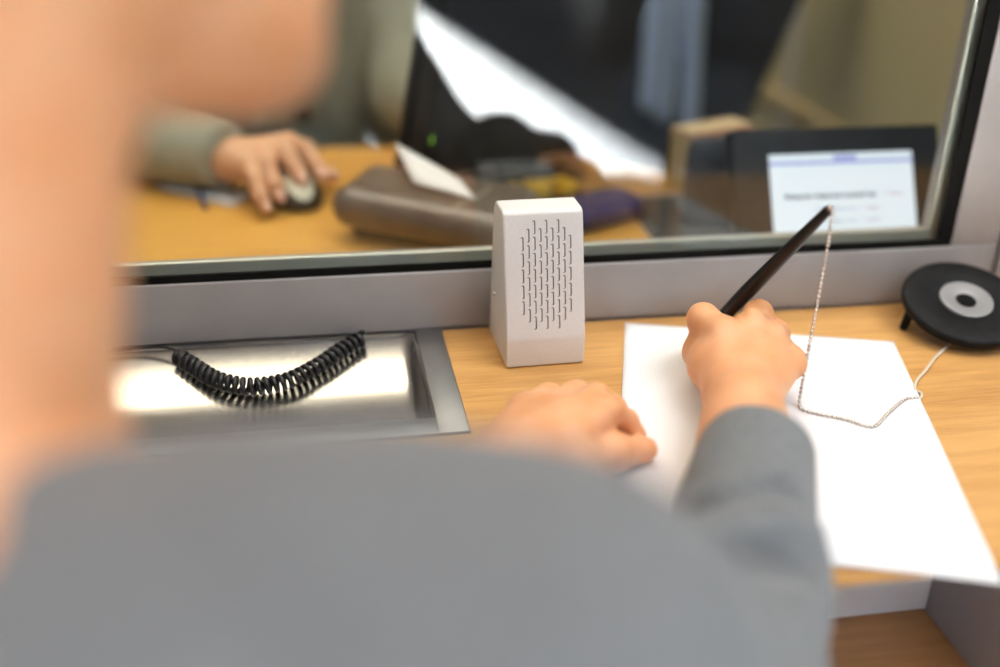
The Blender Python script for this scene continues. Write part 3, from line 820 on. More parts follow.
for k in range(5):
    a = 2 * PI * k / 5 + 0.3
    bm = nb(); tube(bm, [(0.42 + 0.02 * math.cos(a), 1.05 + 0.02 * math.sin(a), -0.66), (0.42 + 0.28 * math.cos(a), 1.05 + 0.28 * math.sin(a), -0.70)], [0.022, 0.014], 10); f = mesh_obj('leg', bm, M['blackmat'], oc, True, angle=40)
    bm = nb(); bmesh.ops.create_uvsphere(bm, u_segments=14, v_segments=10, radius=0.025, matrix=Matrix.Translation((0.42 + 0.28 * math.cos(a), 1.05 + 0.28 * math.sin(a), -H + 0.0252))); mesh_obj('castor', bm, M['blackmat'], f, True)
M['paleblue'] = cloth('pale_blue_cotton', (0.38, 0.53, 0.88), (0.48, 0.62, 0.92), 300)
sh = thing('blue_shirt', 'pale blue shirt draped over the dark office chair', 'shirt', (0.41, 0.80, 0.0))
pr = []
for (x0, z0, x1, z1, r0, r1) in ((0.405, 0.36, 0.415, -0.03, 0.016, 0.017), (0.432, 0.36, 0.438, -0.05, 0.012, 0.014), (0.458, 0.36, 0.478, -0.06, 0.014, 0.016)):
    pr.append(cone((x0, 0.785, z0), (x1, 0.788, z1), r0, r1, 0.014))
pr += [cone((0.405, 0.785, 0.365), (0.405, 0.875, 0.365), 0.016, 0.016, 0.014), cone((0.458, 0.785, 0.365), (0.458, 0.875, 0.365), 0.014, 0.014, 0.014), cone((0.405, 0.785, 0.37), (0.458, 0.875, 0.37), 0.014, 0.014, 0.014)]
sdf_obj('body_cloth', pr, 0.004, M['paleblue'], sh)
bm = nb(); tube(bm, catmull([(0.40, 0.845, 0.388), (0.43, 0.82, 0.392), (0.462, 0.845, 0.388)], 6), 0.006, 8); mesh_obj('collar', bm, M['paleblue'], sh, True)

# bench added far back in the hall to tint the glass reflection blue
bn = thing('tint_bench', 'blue upholstered bench added far back in the hall to tint the glass reflection', 'bench', (1.75, -4.5, -H))
M['benchblue'] = cloth('bench_blue', (0.16, 0.32, 0.52), (0.20, 0.38, 0.60), 60)
bm = nb(); box(bm, 1.20, 2.3, -4.75, -4.25, -0.42, -0.32, 0.03, 3); mesh_obj('seat', bm, M['benchblue'], bn)
for x in (1.3, 2.2):
    bm = nb(); box(bm, x - 0.03, x + 0.03, -4.7, -4.3, -H, -0.4205, 0.005); mesh_obj('leg', bm, M['grey_frame'], bn)

# ------------------------------------------------------------------ people
def head_prims(Hc, yaw, pitch, roll=0.0, k=0.012):
    """head in its own axes (x right, y forward, z up) turned into place; yaw to the right in degrees, pitch down"""
    R = np.array((Matrix.Rotation(math.radians(-yaw), 3, 'Z') @ Matrix.Rotation(math.radians(-pitch), 3, 'X') @ Matrix.Rotation(math.radians(roll), 3, 'Y')))
    Hc = np.array(Hc)
    def w(x, y, z): return tuple(Hc + R @ np.array([x, y, z]))
    P = [ell(w(0, -0.012, 0.035), (0.077, 0.097, 0.092), 0.01, R=R), ell(w(0, 0.032, -0.03), (0.062, 0.062, 0.085), 0.03, R=R),
         cone(w(-0.056, 0.005, -0.06), w(-0.016, 0.074, -0.096), 0.018, 0.016, 0.03), cone(w(0.056, 0.005, -0.06), w(0.016, 0.074, -0.096), 0.018, 0.016, 0.03),
         ell(w(0, 0.080, -0.098), (0.020, 0.017, 0.016), 0.02, R=R),
         cone(w(0.030, 0.040, -0.085), w(-0.030, 0.040, -0.085), 0.026, 0.026, 0.03),
         ell(w(0.04, 0.062, -0.022), (0.024, 0.02, 0.02), 0.025, R=R), ell(w(-0.04, 0.062, -0.022), (0.024, 0.02, 0.02), 0.025, R=R),
         cone(w(-0.035, 0.078, 0.030), w(0.035, 0.078, 0.030), 0.012, 0.012, 0.015),
         ell(w(0.032, 0.098, 0.010), (0.016, 0.014, 0.010), 0.008, 's', R=R), ell(w(-0.032, 0.098, 0.010), (0.016, 0.014, 0.010), 0.008, 's', R=R),
         cone(w(0, 0.090, 0.018), w(0, 0.112, -0.028), 0.008, 0.011, 0.010), ell(w(0.011, 0.100, -0.031), (0.008, 0.010, 0.008), 0.006, R=R), ell(w(-0.011, 0.100, -0.031), (0.008, 0.010, 0.008), 0.006, R=R),
         cone(w(-0.019, 0.086, -0.058), w(0.019, 0.086, -0.058), 0.006, 0.006, 0.006), cone(w(-0.016, 0.086, -0.069), w(0.016, 0.086, -0.069), 0.007, 0.007, 0.006),
         cone(w(-0.022, 0.096, -0.0635), w(0.022, 0.096, -0.0635), 0.0022, 0.0022, 0.003, 's')]
    for sx in (1, -1):
        P += [ell(w(0.079 * sx, -0.012, -0.004), (0.011, 0.022, 0.033), 0.008, R=R), ell(w(0.091 * sx, -0.008, -0.002), (0.008, 0.012, 0.020), 0.005, 's', R=R)]
    return P, w, R

def chain_prims(js, rs, k=0.006):
    return [cone(js[i], js[i + 1], rs[i], rs[i + 1], k) for i in range(len(js) - 1)]

# ---- the customer, seen from behind, writing
cu = thing('person', 'person in a grey jersey seen from behind, leaning over the counter and writing', 'person', (-0.22, -0.74, -0.30))
HC = (-0.156, -0.376, 0.404)
hp, hw, hR = head_prims(HC, 58, 14)
SR, ER, WR = (-0.042, -0.545, 0.146), (0.064, -0.452, -0.006), (0.1645, -0.214, 0.0385)
SL, EL, WL = (-0.385, -0.500, 0.135), (-0.285, -0.375, 0.046), (-0.052, -0.294, 0.033)
bodyp = hp + [cone((-0.226, -0.478, 0.145), (-0.193, -0.424, 0.35), 0.060, 0.054, 0.03), cone((-0.215, -0.545, 0.12), (-0.226, -0.478, 0.16), 0.075, 0.06, 0.04),
              cone((-0.29, -0.72, -0.17), (-0.29, -0.55, 0.08), 0.095, 0.10, 0.05), cone((-0.15, -0.72, -0.17), (-0.15, -0.55, 0.08), 0.095, 0.10, 0.05),
              cone((-0.22, -0.72, -0.20), (-0.22, -0.55, 0.08), 0.10, 0.10, 0.05),
              cone((-0.215, -0.53, 0.16), SR, 0.055, 0.045, 0.03), cone((-0.215, -0.53, 0.16), SL, 0.055, 0.045, 0.03),
              cone(SR, ER, 0.042, 0.034, 0.02), cone(ER, WR, 0.034, 0.026, 0.02), cone(SL, EL, 0.042, 0.034, 0.02), cone(EL, WL, 0.034, 0.022, 0.02),
              cone((-0.31, -0.72, -0.21), (-0.33, -0.36, -0.24), 0.075, 0.055, 0.04), cone((-0.13, -0.72, -0.21), (-0.10, -0.36, -0.24), 0.075, 0.055, 0.04),
              cone((-0.33, -0.36, -0.24), (-0.33, -0.38, -0.66), 0.052, 0.035, 0.03), cone((-0.10, -0.36, -0.24), (-0.09, -0.38, -0.66), 0.052, 0.035, 0.03)]
coarse = sdf_mesh(bodyp, 0.0055, None, 2)
# right hand
def hand_right():
    P = [cone((0.148, -0.275, 0.040), WR, 0.027, 0.0245, 0.012), cone((0.158, -0.275, 0.042), (0.176, -0.212, 0.039), 0.025, 0.0225, 0.012),
         # dorsum
         cone((0.157, -0.205, 0.040), (0.176, -0.140, 0.060), 0.0195, 0.0150, 0.016), cone((0.168, -0.203, 0.041), (0.203, -0.134, 0.0615), 0.0195, 0.0150, 0.014),
         cone((0.178, -0.203, 0.039), (0.220, -0.143, 0.053), 0.0185, 0.0140, 0.014), cone((0.184, -0.205, 0.035), (0.229, -0.160, 0.041), 0.0170, 0.0130, 0.014),
         ell((0.194, -0.150, 0.040), (0.032, 0.042, 0.020), 0.014)]
    fin = [  # index, middle, ring, little: MCP, PIP, DIP, tip
        ([(0.177, -0.138, 0.061), (0.1675, -0.106, 0.0630), (0.178, -0.072, 0.043), (0.1915, -0.060, 0.021)], (0.0150, 0.0140, 0.0105, 0.0085)),
        ([(0.206, -0.130, 0.064), (0.2240, -0.097, 0.0600), (0.222, -0.070, 0.034), (0.208, -0.062, 0.014)], (0.0140, 0.0130, 0.0098, 0.0085)),
        ([(0.222, -0.139, 0.054), (0.2385, -0.110, 0.0460), (0.231, -0.086, 0.020), (0.213, -0.090, 0.011)], (0.0130, 0.0115, 0.0095, 0.0085)),
        ([(0.2315, -0.157, 0.041), (0.2410, -0.133, 0.0310), (0.233, -0.112, 0.013), (0.219, -0.114, 0.0095)], (0.0120, 0.0102, 0.0088, 0.0075))]
    for js, rs in fin:
        q = chain_prims(js, rs, 0.005)
        q[0]['k'] = 0.010
        P += q
        P.append(ell(js[0], (rs[0] * 1.04,) * 3, 0.008))
    # thumb: leaves the side of the palm, closes on the pen
    P += chain_prims([(0.162, -0.192, 0.033), (0.1610, -0.150, 0.038), (0.1660, -0.112, 0.032), (0.1860, -0.076, 0.026)], (0.0175, 0.0160, 0.0125, 0.0092), 0.016)
    # hollows between the knuckles, tendons
    P += [cone((0.1900, -0.112, 0.082), (0.188, -0.150, 0.085), 0.006, 0.003, 0.010, 's'), cone((0.2215, -0.122, 0.0775), (0.214, -0.150, 0.0780), 0.0045, 0.003, 0.009, 's'), cone((0.2390, -0.139, 0.0640), (0.230, -0.165, 0.064), 0.0045, 0.003, 0.009, 's')]
    return P
def hand_left():
    P = [cone((-0.115, -0.272, 0.040), WL, 0.028, 0.0255, 0.012),
         cone((-0.040, -0.243, 0.036), (0.034, -0.212, 0.041), 0.0205, 0.0150, 0.016), cone((-0.040, -0.236, 0.037), (0.035, -0.192, 0.043), 0.0200, 0.0150, 0.014),
         cone((-0.040, -0.230, 0.036), (0.031, -0.172, 0.039), 0.0190, 0.0140, 0.014), cone((-0.040, -0.224, 0.034), (0.022, -0.154, 0.033), 0.0170, 0.0130, 0.014)]
    fin = [([(0.036, -0.210, 0.042), (0.0725, -0.1900, 0.0445), (0.0935, -0.179, 0.026), (0.105, -0.1765, 0.0105)], (0.0132, 0.0112, 0.0092, 0.0080)),
           ([(0.037, -0.190, 0.044), (0.0730, -0.168, 0.0430), (0.094, -0.157, 0.025), (0.106, -0.152, 0.0105)], (0.0132, 0.0112, 0.0094, 0.0082)),
           ([(0.032, -0.170, 0.040), (0.0660, -0.148, 0.0370), (0.086, -0.136, 0.021), (0.097, -0.131, 0.0100)], (0.0125, 0.0105, 0.0090, 0.0080)),
           ([(0.023, -0.153, 0.034), (0.0500, -0.132, 0.0300), (0.066, -0.121, 0.017), (0.075, -0.116, 0.0090)], (0.0115, 0.0095, 0.0080, 0.0072))]
    for js, rs in fin:
        q = chain_prims(js, rs, 0.005); q[0]['k'] = 0.010; P += q
    P += chain_prims([(-0.020, -0.246, 0.030), (0.030, -0.232, 0.0310), (0.0700, -0.2120, 0.0235), (0.1010, -0.1985, 0.0112)], (0.0180, 0.0142, 0.0118, 0.0098), 0.009)
    return P
hr = sdf_mesh(hand_right(), 0.0015, None, 3); hl = sdf_mesh(hand_left(), 0.0015, None, 3)
QR = np.array([0.197, -0.120, 0.0]); hr = (QR + 0.785 * (hr[0] - QR) + np.array([-0.001, -0.001, 0.001]), hr[1])
W0L = np.array([-0.040, -0.240, 0.0])
hl = (W0L + 0.85 * ((hl[0] - W0L) @ Rz(10).T) + np.array([0.032, -0.024, 0.0]), hl[1])
mesh_obj('body', to_mesh('body', [coarse, hr, hl]), M['skin'], cu, True)
# jersey
def folds(X, Y, Z):
    a = 0.0016 * np.sin(95 * (X * 0.5 - Y * 0.3 + Z * 0.8) + 3 * np.sin(22 * X + 17 * Y)) * np.sin(31 * Y + 11 * X + 1.0)
    return a
CR = (0.1490, -0.2700, 0.0400)     # cuff of the right sleeve
CL = (-0.088, -0.308, 0.038)
def lerp3(a, b, t): return tuple(a[i] + (b[i] - a[i]) * t for i in range(3))
jp = [cone((-0.30, -0.73, -0.17), (-0.31, -0.55, 0.07), 0.115, 0.118, 0.06), cone((-0.14, -0.73, -0.17), (-0.13, -0.55, 0.07), 0.115, 0.118, 0.06),
      cone((-0.22, -0.73, -0.20), (-0.22, -0.56, 0.08), 0.12, 0.12, 0.06),
      cone((-0.215, -0.530, 0.130), SR, 0.072, 0.068, 0.04), cone((-0.215, -0.530, 0.130), SL, 0.072, 0.066, 0.04),
      cone((-0.219, -0.520, 0.122), (-0.224, -0.492, 0.167), 0.088, 0.064, 0.03), cone((-0.120, -0.515, 0.160), (-0.09, -0.518, 0.162), 0.056, 0.055, 0.03),
      cone(SR, ER, 0.066, 0.050, 0.03), cone(ER, lerp3(ER, CR, 0.55), 0.050, 0.0435, 0.025), cone(lerp3(ER, CR, 0.5), CR, 0.0445, 0.034, 0.012),
      cone(SL, EL, 0.064, 0.052, 0.03), cone(EL, CL, 0.052, 0.035, 0.02)]
aR = np.array(CR) - np.array(ER); aR /= np.linalg.norm(aR)
aL = np.array(CL) - np.array(EL); aL /= np.linalg.norm(aL)
for f, r, op, kk in ((0.66, 0.010, 's', 0.012), (0.54, 0.008, 'u', 0.014), (0.42, 0.009, 's', 0.012)):
    c0 = np.array(lerp3(ER, CR, f)); R_ = 0.047 - 0.010 * f
    side_ = np.cross(aR, (0, 0, 1)); side_ /= np.linalg.norm(side_); up_ = np.cross(side_, aR)
    arc = [c0 + aR * (0.012 * math.sin(2.2 * t_)) + (side_ * math.sin(t_) + up_ * math.cos(t_)) * (R_ + 0.003) for t_ in np.linspace(-1.6, 0.7, 7)]
    for a_, b_ in zip(arc, arc[1:]): jp.append(cone(a_, b_, r * 0.7, r * 0.7, kk, op))
# flat cuff ends: everything past the cuff plane is cut in two small spheres of influence
def cuff_cut(c, a, R_):
    c = np.array(c); a = np.array(a)
    def f(X, Y, Z):
        pl = (c[0] - X) * a[0] + (c[1] - Y) * a[1] + (c[2] - Z) * a[2]
        sp = np.sqrt((X - c[0] - a[0] * R_) ** 2 + (Y - c[1] - a[1] * R_) ** 2 + (Z - c[2] - a[2] * R_) ** 2) - R_ * 1.5
        return np.maximum(pl, sp)
    return dict(f=f, lo=_v(c + a * R_ - R_ * 1.5), hi=_v(c + a * R_ + R_ * 1.5), k=0.006, op='s')
jp += [cuff_cut(np.array(CR) + aR * 0.010, aR, 0.05), cuff_cut(np.array(CL) + aL * 0.010, aL, 0.05)]
mesh_obj('jersey', to_mesh('jersey', [sdf_mesh(jp, 0.0034, folds, 3)]), M['jacket'], cu, True)
# hair
hh = [ell(hw(0, -0.022, 0.045), (0.083, 0.100, 0.095), 0.01, R=hR), ell(hw(0, -0.055, -0.01), (0.072, 0.062, 0.065), 0.03, R=hR),
      ell(hw(0, 0.085, -0.02), (0.095, 0.075, 0.095), 0.02, 's', R=hR), ell(hw(0.085, -0.002, -0.012), (0.03, 0.032, 0.045), 0.012, 's', R=hR), ell(hw(-0.085, -0.002, -0.012), (0.03, 0.032, 0.045), 0.012, 's', R=hR)]
sdf_obj('hair', hh, 0.004, M['hair'], cu, lambda X, Y, Z: 0.0015 * np.sin(260 * X + 40 * Z) * np.sin(230 * Y))
for sx in (1, -1):
    bm = nb(); bmesh.ops.create_uvsphere(bm, u_segments=16, v_segments=12, radius=0.0118, matrix=Matrix.Translation(hw(0.032 * sx, 0.083, 0.010))); e_ = mesh_obj('eye', bm, M['eye'], cu, True)
    bm = nb(); bmesh.ops.create_uvsphere(bm, u_segments=16, v_segments=12, radius=0.0068, matrix=Matrix.Translation(hw(0.032 * sx, 0.0888, 0.010))); mesh_obj('iris', bm, M['hair'], e_, True)
tp = [cone((-0.30, -0.73, -0.23), (-0.33, -0.36, -0.24), 0.093, 0.070, 0.05), cone((-0.14, -0.73, -0.23), (-0.10, -0.36, -0.24), 0.093, 0.070, 0.05), cone((-0.30, -0.74, -0.2), (-0.14, -0.74, -0.2), 0.118, 0.118, 0.05),
      cone((-0.33, -0.36, -0.24), (-0.33, -0.38, -0.66), 0.068, 0.052, 0.03), cone((-0.10, -0.36, -0.24), (-0.09, -0.38, -0.66), 0.068, 0.052, 0.03)]
sdf_obj('trousers', tp, 0.009, M['trouser'], cu)
for x in (-0.33, -0.09):
    sdf_obj('shoe', [cone((x, -0.40, -0.70), (x, -0.37, -0.69), 0.038, 0.038, 0.02), cone((x, -0.38, -0.715), (x, -0.24, -0.722), 0.036, 0.030, 0.03), half((0, 0, -1), 0.749, 0.004)], 0.006, M['shoe'], cu)
# stool that carries the customer
so_ = thing('stool', 'plain round stool beneath the customer', 'stool', (-0.22, -0.74, -H))
bm = nb(); lathe(bm, [(0, 0), (0.17, 0), (0.185, 0.012), (0.185, 0.035), (0.17, 0.05), (0, 0.05)], 40, Matrix.Translation((-0.22, -0.74, -0.37))); mesh_obj('seat', bm, M['shelf'], so_, True, angle=40)
for k in range(4):
    a = PI / 4 + k * PI / 2
    bm = nb(); tube(bm, [(-0.22 + 0.12 * math.cos(a), -0.74 + 0.12 * math.sin(a), -0.3705), (-0.22 + 0.18 * math.cos(a), -0.74 + 0.18 * math.sin(a), -H)], 0.014, 12); mesh_obj('leg', bm, M['grey_frame'], so_, True, angle=40)

# ---- the clerk, facing the window, hand on the mouse
ck = thing('person', 'person in a grey suit seated behind the glass with a hand on the mouse', 'person', (-0.15, 0.76, -0.30))
h2, h2w, h2R = head_prims((-0.14, 0.64, 0.62), 180, 10)
S1, E1, W1 = (-0.34, 0.70, 0.27), (-0.335, 0.470, 0.050), (-0.186, 0.352, 0.042)
S2, E2, W2 = (0.05, 0.71, 0.27), (0.045, 0.560, 0.050), (0.09, 0.475, 0.035)
bp = h2 + [cone((-0.145, 0.70, 0.34), (-0.14, 0.655, 0.54), 0.06, 0.054, 0.03), cone((-0.23, 0.76, -0.16), (-0.23, 0.71, 0.2), 0.10, 0.105, 0.05), cone((-0.07, 0.76, -0.16), (-0.07, 0.71, 0.2), 0.10, 0.105, 0.05),
           cone((-0.145, 0.70, 0.30), S1, 0.06, 0.045, 0.03), cone((-0.145, 0.70, 0.30), S2, 0.06, 0.045, 0.03), cone(S1, E1, 0.042, 0.034, 0.02), cone(E1, W1, 0.034, 0.026, 0.02), cone(S2, E2, 0.042, 0.034, 0.02), cone(E2, W2, 0.034, 0.026, 0.02),
           cone((-0.24, 0.76, -0.21), (-0.26, 0.42, -0.24), 0.075, 0.055, 0.04), cone((-0.06, 0.76, -0.21), (-0.03, 0.42, -0.24), 0.075, 0.055, 0.04),
           cone((-0.26, 0.42, -0.24), (-0.26, 0.44, -0.66), 0.052, 0.035, 0.03), cone((-0.03, 0.42, -0.24), (-0.03, 0.44, -0.66), 0.052, 0.035, 0.03)]
cb2 = sdf_mesh(bp, 0.0065, None, 2)
# clerk's hands: fingers run towards the window over the mouse
def clerk_hand():
    P = [cone((-0.225, 0.385, 0.044), W1, 0.027, 0.0245, 0.012),
         cone((-0.186, 0.342, 0.040), (-0.163, 0.318, 0.044), 0.018, 0.013, 0.014), cone((-0.184, 0.350, 0.042), (-0.152, 0.334, 0.051), 0.019, 0.0135, 0.014),
         cone((-0.180, 0.358, 0.043), (-0.138, 0.353, 0.055), 0.019, 0.014, 0.014), cone((-0.174, 0.366, 0.041), (-0.122, 0.372, 0.053), 0.018, 0.014, 0.014)]
    fin = [([(-0.163, 0.318, 0.044), (-0.1600, 0.288, 0.038), (-0.1530, 0.270, 0.022), (-0.1480, 0.262, 0.0110)], (0.0115, 0.0098, 0.0085, 0.0075)),
           ([(-0.152, 0.334, 0.051), (-0.1430, 0.302, 0.048), (-0.1360, 0.283, 0.032), (-0.1325, 0.276, 0.0190)], (0.0125, 0.0108, 0.0092, 0.0082)),
           ([(-0.138, 0.353, 0.055), (-0.1220, 0.322, 0.055), (-0.1115, 0.302, 0.043), (-0.1060, 0.291, 0.0340)], (0.0130, 0.0112, 0.0095, 0.0084)),
           ([(-0.122, 0.372, 0.053), (-0.0990, 0.346, 0.053), (-0.0880, 0.326, 0.040), (-0.0830, 0.314, 0.0300)], (0.0130, 0.0112, 0.0094, 0.0082))]
    for js, rs in fin:
        q = chain_prims(js, rs, 0.004); q[0]['k'] = 0.008; P += q
    P += chain_prims([(-0.168, 0.376, 0.036), (-0.128, 0.384, 0.034), (-0.0950, 0.372, 0.026), (-0.0700, 0.352, 0.0160)], (0.0170, 0.0135, 0.0112, 0.0094), 0.009)
    return P, fin
def clerk_left():
    P = [cone((0.155, 0.500, 0.038), (0.20, 0.48, 0.034), 0.027, 0.024, 0.012)]
    fin = []
    for k in range(4):
        m0 = np.array((0.262 - 0.006 * k, 0.435 + 0.019 * k, 0.030 - 0.002 * k)); dv = np.array((0.82, -0.55, 0))
        P.append(cone((0.20, 0.472 + 0.006 * k, 0.033), m0, 0.018, 0.013, 0.014))
        ln = (0.9, 1.0, 0.92, 0.74)[k]
        js = [m0, m0 + dv * 0.042 * ln + (0, 0, 0.006), m0 + dv * 0.064 * ln - (0, 0, 0.006), m0 + dv * 0.078 * ln - (0, 0, 0.017)]
        P += chain_prims(js, (0.0125, 0.0108, 0.0092, 0.0080), 0.005)
    P += chain_prims([(0.205, 0.460, 0.028), (0.232, 0.422, 0.024), (0.258, 0.400, 0.018), (0.280, 0.392, 0.012)], (0.0165, 0.0130, 0.0110, 0.0092), 0.009)
    return P
chp, cfin = clerk_hand()
QC = np.array([-0.085, 0.310, 0.012])
mesh_obj('body', to_mesh('body', [cb2, (lambda m: (QC + 0.86 * (m[0] - QC), m[1]))(sdf_mesh(chp, 0.0017, None, 3)), (lambda m: (m[0] + np.array([-0.11, -0.005, 0.0]), m[1]))(sdf_mesh(clerk_left(), 0.002, None, 3))]), M['skin2'], ck, True)
tips = [f[0][3] for f in cfin] + [(-0.0700, 0.352, 0.0160)]
rads = [f[1][3] for f in cfin] + [0.0094]
dirs = [tuple(np.array(f[0][3]) - np.array(f[0][2])) for f in cfin] + [(0.025, -0.02, -0.010)]
for tp_, r_, dv in zip(tips, rads, dirs):
    tp_ = tuple(QC + 0.86 * (np.array(tp_) - QC)); r_ = r_ * 0.86
    dv = Vector(dv).normalized(); sd = dv.cross(Vector((0, 0, 1))).normalized(); nn = sd.cross(dv).normalized()
    Rm = Matrix((sd, dv, nn)).transposed().to_4x4()
    bm = nb(); bmesh.ops.create_uvsphere(bm, u_segments=14, v_segments=10, radius=1.0, matrix=Matrix.Translation(Vector(tp_) + nn * (r_ * 0.72)) @ Rm @ Matrix.Diagonal((r_ * 0.68, r_ * 0.95, r_ * 0.36, 1)))
    mesh_obj('fingernail', bm, M['nail'], ck, True)
C1 = lerp3(E1, W1, 1.06); a1 = np.array(W1) - np.array(E1); a1 /= np.linalg.norm(a1)
C2 = lerp3(E2, W2, 0.86); a2 = np.array(W2) - np.array(E2); a2 /= np.linalg.norm(a2)
def folds2(X, Y, Z):
    return 0.0030 * np.sin(62 * (X * 0.8 + Y * 0.5 + Z * 0.4) + 2.2 * np.sin(19 * Y + 9 * X)) * np.sin(23 * X - 12 * Y + 0.6)
sj = [cone((-0.24, 0.75, -0.2), (-0.24, 0.71, 0.18), 0.125, 0.128, 0.06), cone((-0.06, 0.75, -0.2), (-0.06, 0.71, 0.18), 0.125, 0.128, 0.06),
      cone((-0.145, 0.70, 0.28), S1, 0.075, 0.068, 0.04), cone((-0.145, 0.70, 0.28), S2, 0.075, 0.068, 0.04), cone((-0.145, 0.71, 0.30), (-0.145, 0.69, 0.36), 0.08, 0.065, 0.03),
      cone(S1, E1, 0.066, 0.054, 0.03), cone(E1, C1, 0.054, 0.036, 0.02), cone(S2, E2, 0.068, 0.058, 0.03), cone(E2, C2, 0.058, 0.042, 0.02),
      half((0, 0, -1), 0.30, 0.01),
      cuff_cut(np.array(C1), a1, 0.06), cuff_cut(np.array(C2), a2, 0.06)]
mesh_obj('jacket', to_mesh('jacket', [sdf_mesh(sj, 0.005, folds2, 3)]), M['suit'], ck, True)
for k, (xt, xb) in enumerate(((-0.20, -0.150), (-0.09, -0.135))):
    sgn = -1 if k == 0 else 1
    pr = [cone((xt + sgn * 0.012, 0.615, 0.30), (xb + sgn * 0.036, 0.585, 0.06), 0.010, 0.010, 0.02), cone((xt, 0.612, 0.30), (xb + sgn * 0.004, 0.578, 0.02), 0.010, 0.009, 0.02)]
    mesh_obj('lapel', to_mesh('lapel', [sdf_mesh(pr, 0.003, None, 2)]), M['suit'], ck, True)
sdf_obj('shirt', [ell((-0.145, 0.632, 0.30), (0.055, 0.05, 0.12), 0.01), cone((-0.145, 0.69, 0.38), (-0.145, 0.688, 0.41), 0.066, 0.062, 0.01)], 0.005, M['shirt'], ck)
bm = nb(); lathe(bm, [(0, 0.004), (0.008, 0.004), (0.010, 0.002), (0.010, 0)], 20, frame_to((-0.098, 0.578, 0.022), (0.1, -1, 0.1))); mesh_obj('button', bm, M['penblack'], ck, True, angle=40)
hh = [ell(h2w(0, -0.022, 0.045), (0.083, 0.100, 0.095), 0.01, R=h2R), ell(h2w(0, -0.055, -0.01), (0.072, 0.062, 0.065), 0.03, R=h2R), ell(h2w(0, 0.085, -0.02), (0.095, 0.075, 0.095), 0.02, 's', R=h2R)]
sdf_obj('hair', hh, 0.005, M['hair'], ck)
for sx in (1, -1):
    bm = nb(); bmesh.ops.create_uvsphere(bm, u_segments=16, v_segments=12, radius=0.0118, matrix=Matrix.Translation(h2w(0.032 * sx, 0.083, 0.010))); e_ = mesh_obj('eye', bm, M['eye'], ck, True)
    bm = nb(); bmesh.ops.create_uvsphere(bm, u_segments=16, v_segments=12, radius=0.0068, matrix=Matrix.Translation(h2w(0.032 * sx, 0.0888, 0.010))); mesh_obj('iris', bm, M['hair'], e_, True)
tp = [cone((-0.235, 0.76, -0.23), (-0.26, 0.42, -0.24), 0.090, 0.070, 0.05), cone((-0.065, 0.76, -0.23), (-0.03, 0.42, -0.24), 0.090, 0.070, 0.05),
      cone((-0.26, 0.42, -0.24), (-0.26, 0.44, -0.66), 0.068, 0.052, 0.03), cone((-0.03, 0.42, -0.24), (-0.03, 0.44, -0.66), 0.068, 0.052, 0.03), cone((-0.235, 0.77, -0.21), (-0.065, 0.77, -0.21), 0.105, 0.105, 0.05)]
sdf_obj('trousers', tp, 0.010, M['trouser'], ck)
for x in (-0.26, -0.03):
    sdf_obj('shoe', [cone((x, 0.46, -0.70), (x, 0.44, -0.69), 0.038, 0.038, 0.02), cone((x, 0.44, -0.715), (x, 0.30, -0.722), 0.036, 0.030, 0.03), half((0, 0, -1), 0.749, 0.004)], 0.006, M['shoe'], ck)
so2 = thing('clerk_chair', 'dark swivel chair beneath the person in the grey suit', 'chair', (-0.15, 0.8, -H))
bm = nb(); box(bm, -0.38, 0.08, 0.60, 1.05, -0.40, -0.325, 0.03, 3); mesh_obj('seat', bm, M['chairblk'], so2, True, angle=60)
bm = nb(); tube(bm, [(-0.15, 0.83, -0.4005), (-0.15, 0.83, -0.70)], 0.025, 16); mesh_obj('column', bm, M['blackmat'], so2)
bm = nb(); lathe(bm, [(0, 0), (0.26, 0), (0.26, 0.012), (0.04, 0.05), (0, 0.05)], 40, Matrix.Translation((-0.15, 0.83, -H))); mesh_obj('foot', bm, M['blackmat'], so2)

# ------------------------------------------------------------------ light
def area(name, loc, size, power, col, rot=(0, 0, 0), sy=None):
    l = bpy.data.lights.new(name, 'AREA'); l.energy = power; l.color = col; l.size = size
    if sy: l.shape = 'RECTANGLE'; l.size_y = sy
    o = bpy.data.objects.new(name, l); COL.objects.link(o); o.location = (loc[0], loc[1], loc[2] + H); o.rotation_euler = rot
    return o
area('hall_added_light', (0.9, -0.55, 1.90), 1.2, 34, (1.0, 0.97, 0.93), sy=0.8)  # added overhead light standing in for daylight from behind the camera
area('hall_added_light', (-0.9, -0.9, 1.90), 1.0, 10, (1.0, 0.78, 0.56), sy=0.8)  # unseen warm light added for the neck and the left side
area('hall_added_light', (0.6, -2.2, 1.90), 1.4, 29, (0.80, 0.90, 1.0), sy=1.0)  # unseen bluish light added for the shoulder and the white panel
area('hall_added_light', (1.6, -4.4, 1.90), 1.4, 13, (0.8, 0.9, 1.0), sy=1.4)  # unseen light added for the bench and floor mirrored in the glass
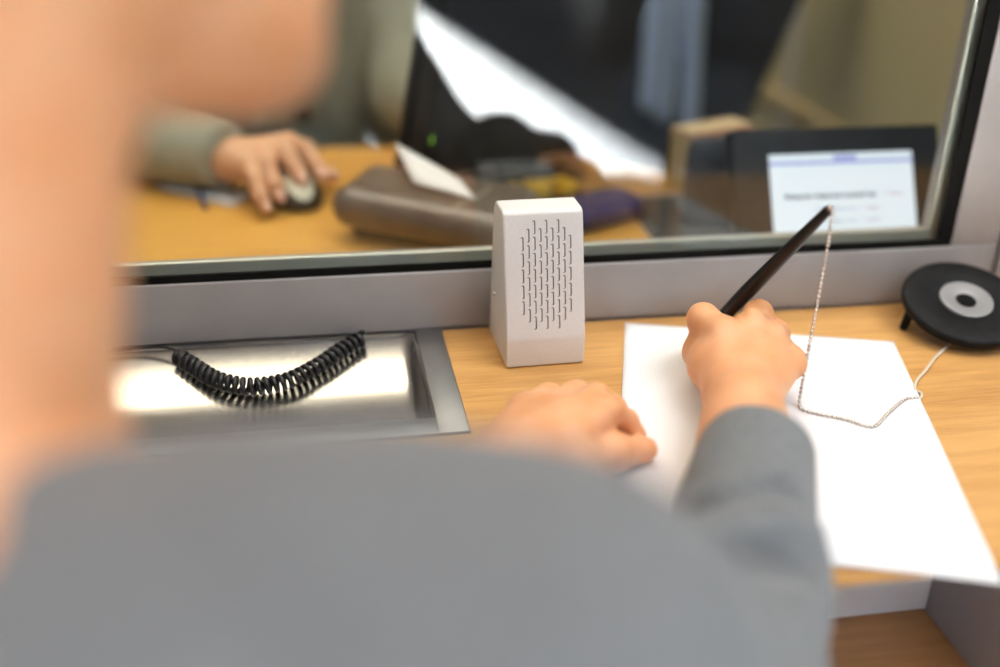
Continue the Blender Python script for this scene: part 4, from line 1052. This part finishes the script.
area('office_added_light', (-0.50, 0.58, 1.90), 1.2, 36, (1.0, 0.88, 0.70), sy=1.0)  # unseen light over the desk, sized and placed to gleam in the steel tray
area('office_added_light', (0.40, 1.0, 1.90), 0.6, 13, (1.0, 0.92, 0.78), sy=0.6)  # unseen light added to brighten the blue shirt and beige wall

sun = bpy.data.lights.new('sun', 'SUN'); sun.energy = 330; sun.angle = math.radians(0.6); sun.color = (1.0, 0.97, 0.92)
so = bpy.data.objects.new('sun', sun); COL.objects.link(so)
dv = Vector((0.18, 1.0, -0.47)).normalized()
so.rotation_euler = dv.to_track_quat('-Z', 'Y').to_euler()

wd = bpy.data.worlds.new('World'); SC.world = wd; wd.use_nodes = True
bg = wd.node_tree.nodes['Background']
bg.inputs[0].default_value = (0.55, 0.72, 1.0, 1); bg.inputs[1].default_value = 1.6

# ------------------------------------------------------------------ camera
r_ = Vector((0.98484389, -0.17221731, 0.02058398)); u_ = Vector((0.05787823, 0.43819711, 0.8970136)); f_ = Vector((0.16350111, 0.88222701, -0.44152338))
cam = bpy.data.cameras.new('Camera'); co = bpy.data.objects.new('Camera', cam); COL.objects.link(co)
Mc = Matrix((r_, u_, -f_)).transposed().to_4x4(); Mc.translation = Vector((-0.0957, -0.7731, 0.3801 + H))
co.matrix_world = Mc
cam.sensor_fit = 'HORIZONTAL'; cam.sensor_width = 36.0; cam.lens = 1095.6 * 36.0 / 1000.0
cam.clip_start = 0.02; cam.clip_end = 60
cam.dof.use_dof = True; cam.dof.focus_distance = 0.78; cam.dof.aperture_fstop = cam.lens / 1000 / 0.027; cam.dof.aperture_blades = 0
SC.camera = co

for o in SC.objects:
    if '_b' in o: del o['_b']
SC.view_settings.view_transform = 'Standard'; SC.view_settings.look = 'None'
SC.view_settings.gamma = 1; SC.view_settings.use_curve_mapping = False
SC.view_settings.exposure = -0.27
try:
    SC.cycles.use_denoising = True
    SC.cycles.denoiser = 'OPENIMAGEDENOISE'
    SC.cycles.max_bounces = 10; SC.cycles.transparent_max_bounces = 12
    SC.cycles.sample_clamp_indirect = 40
except Exception:
    pass
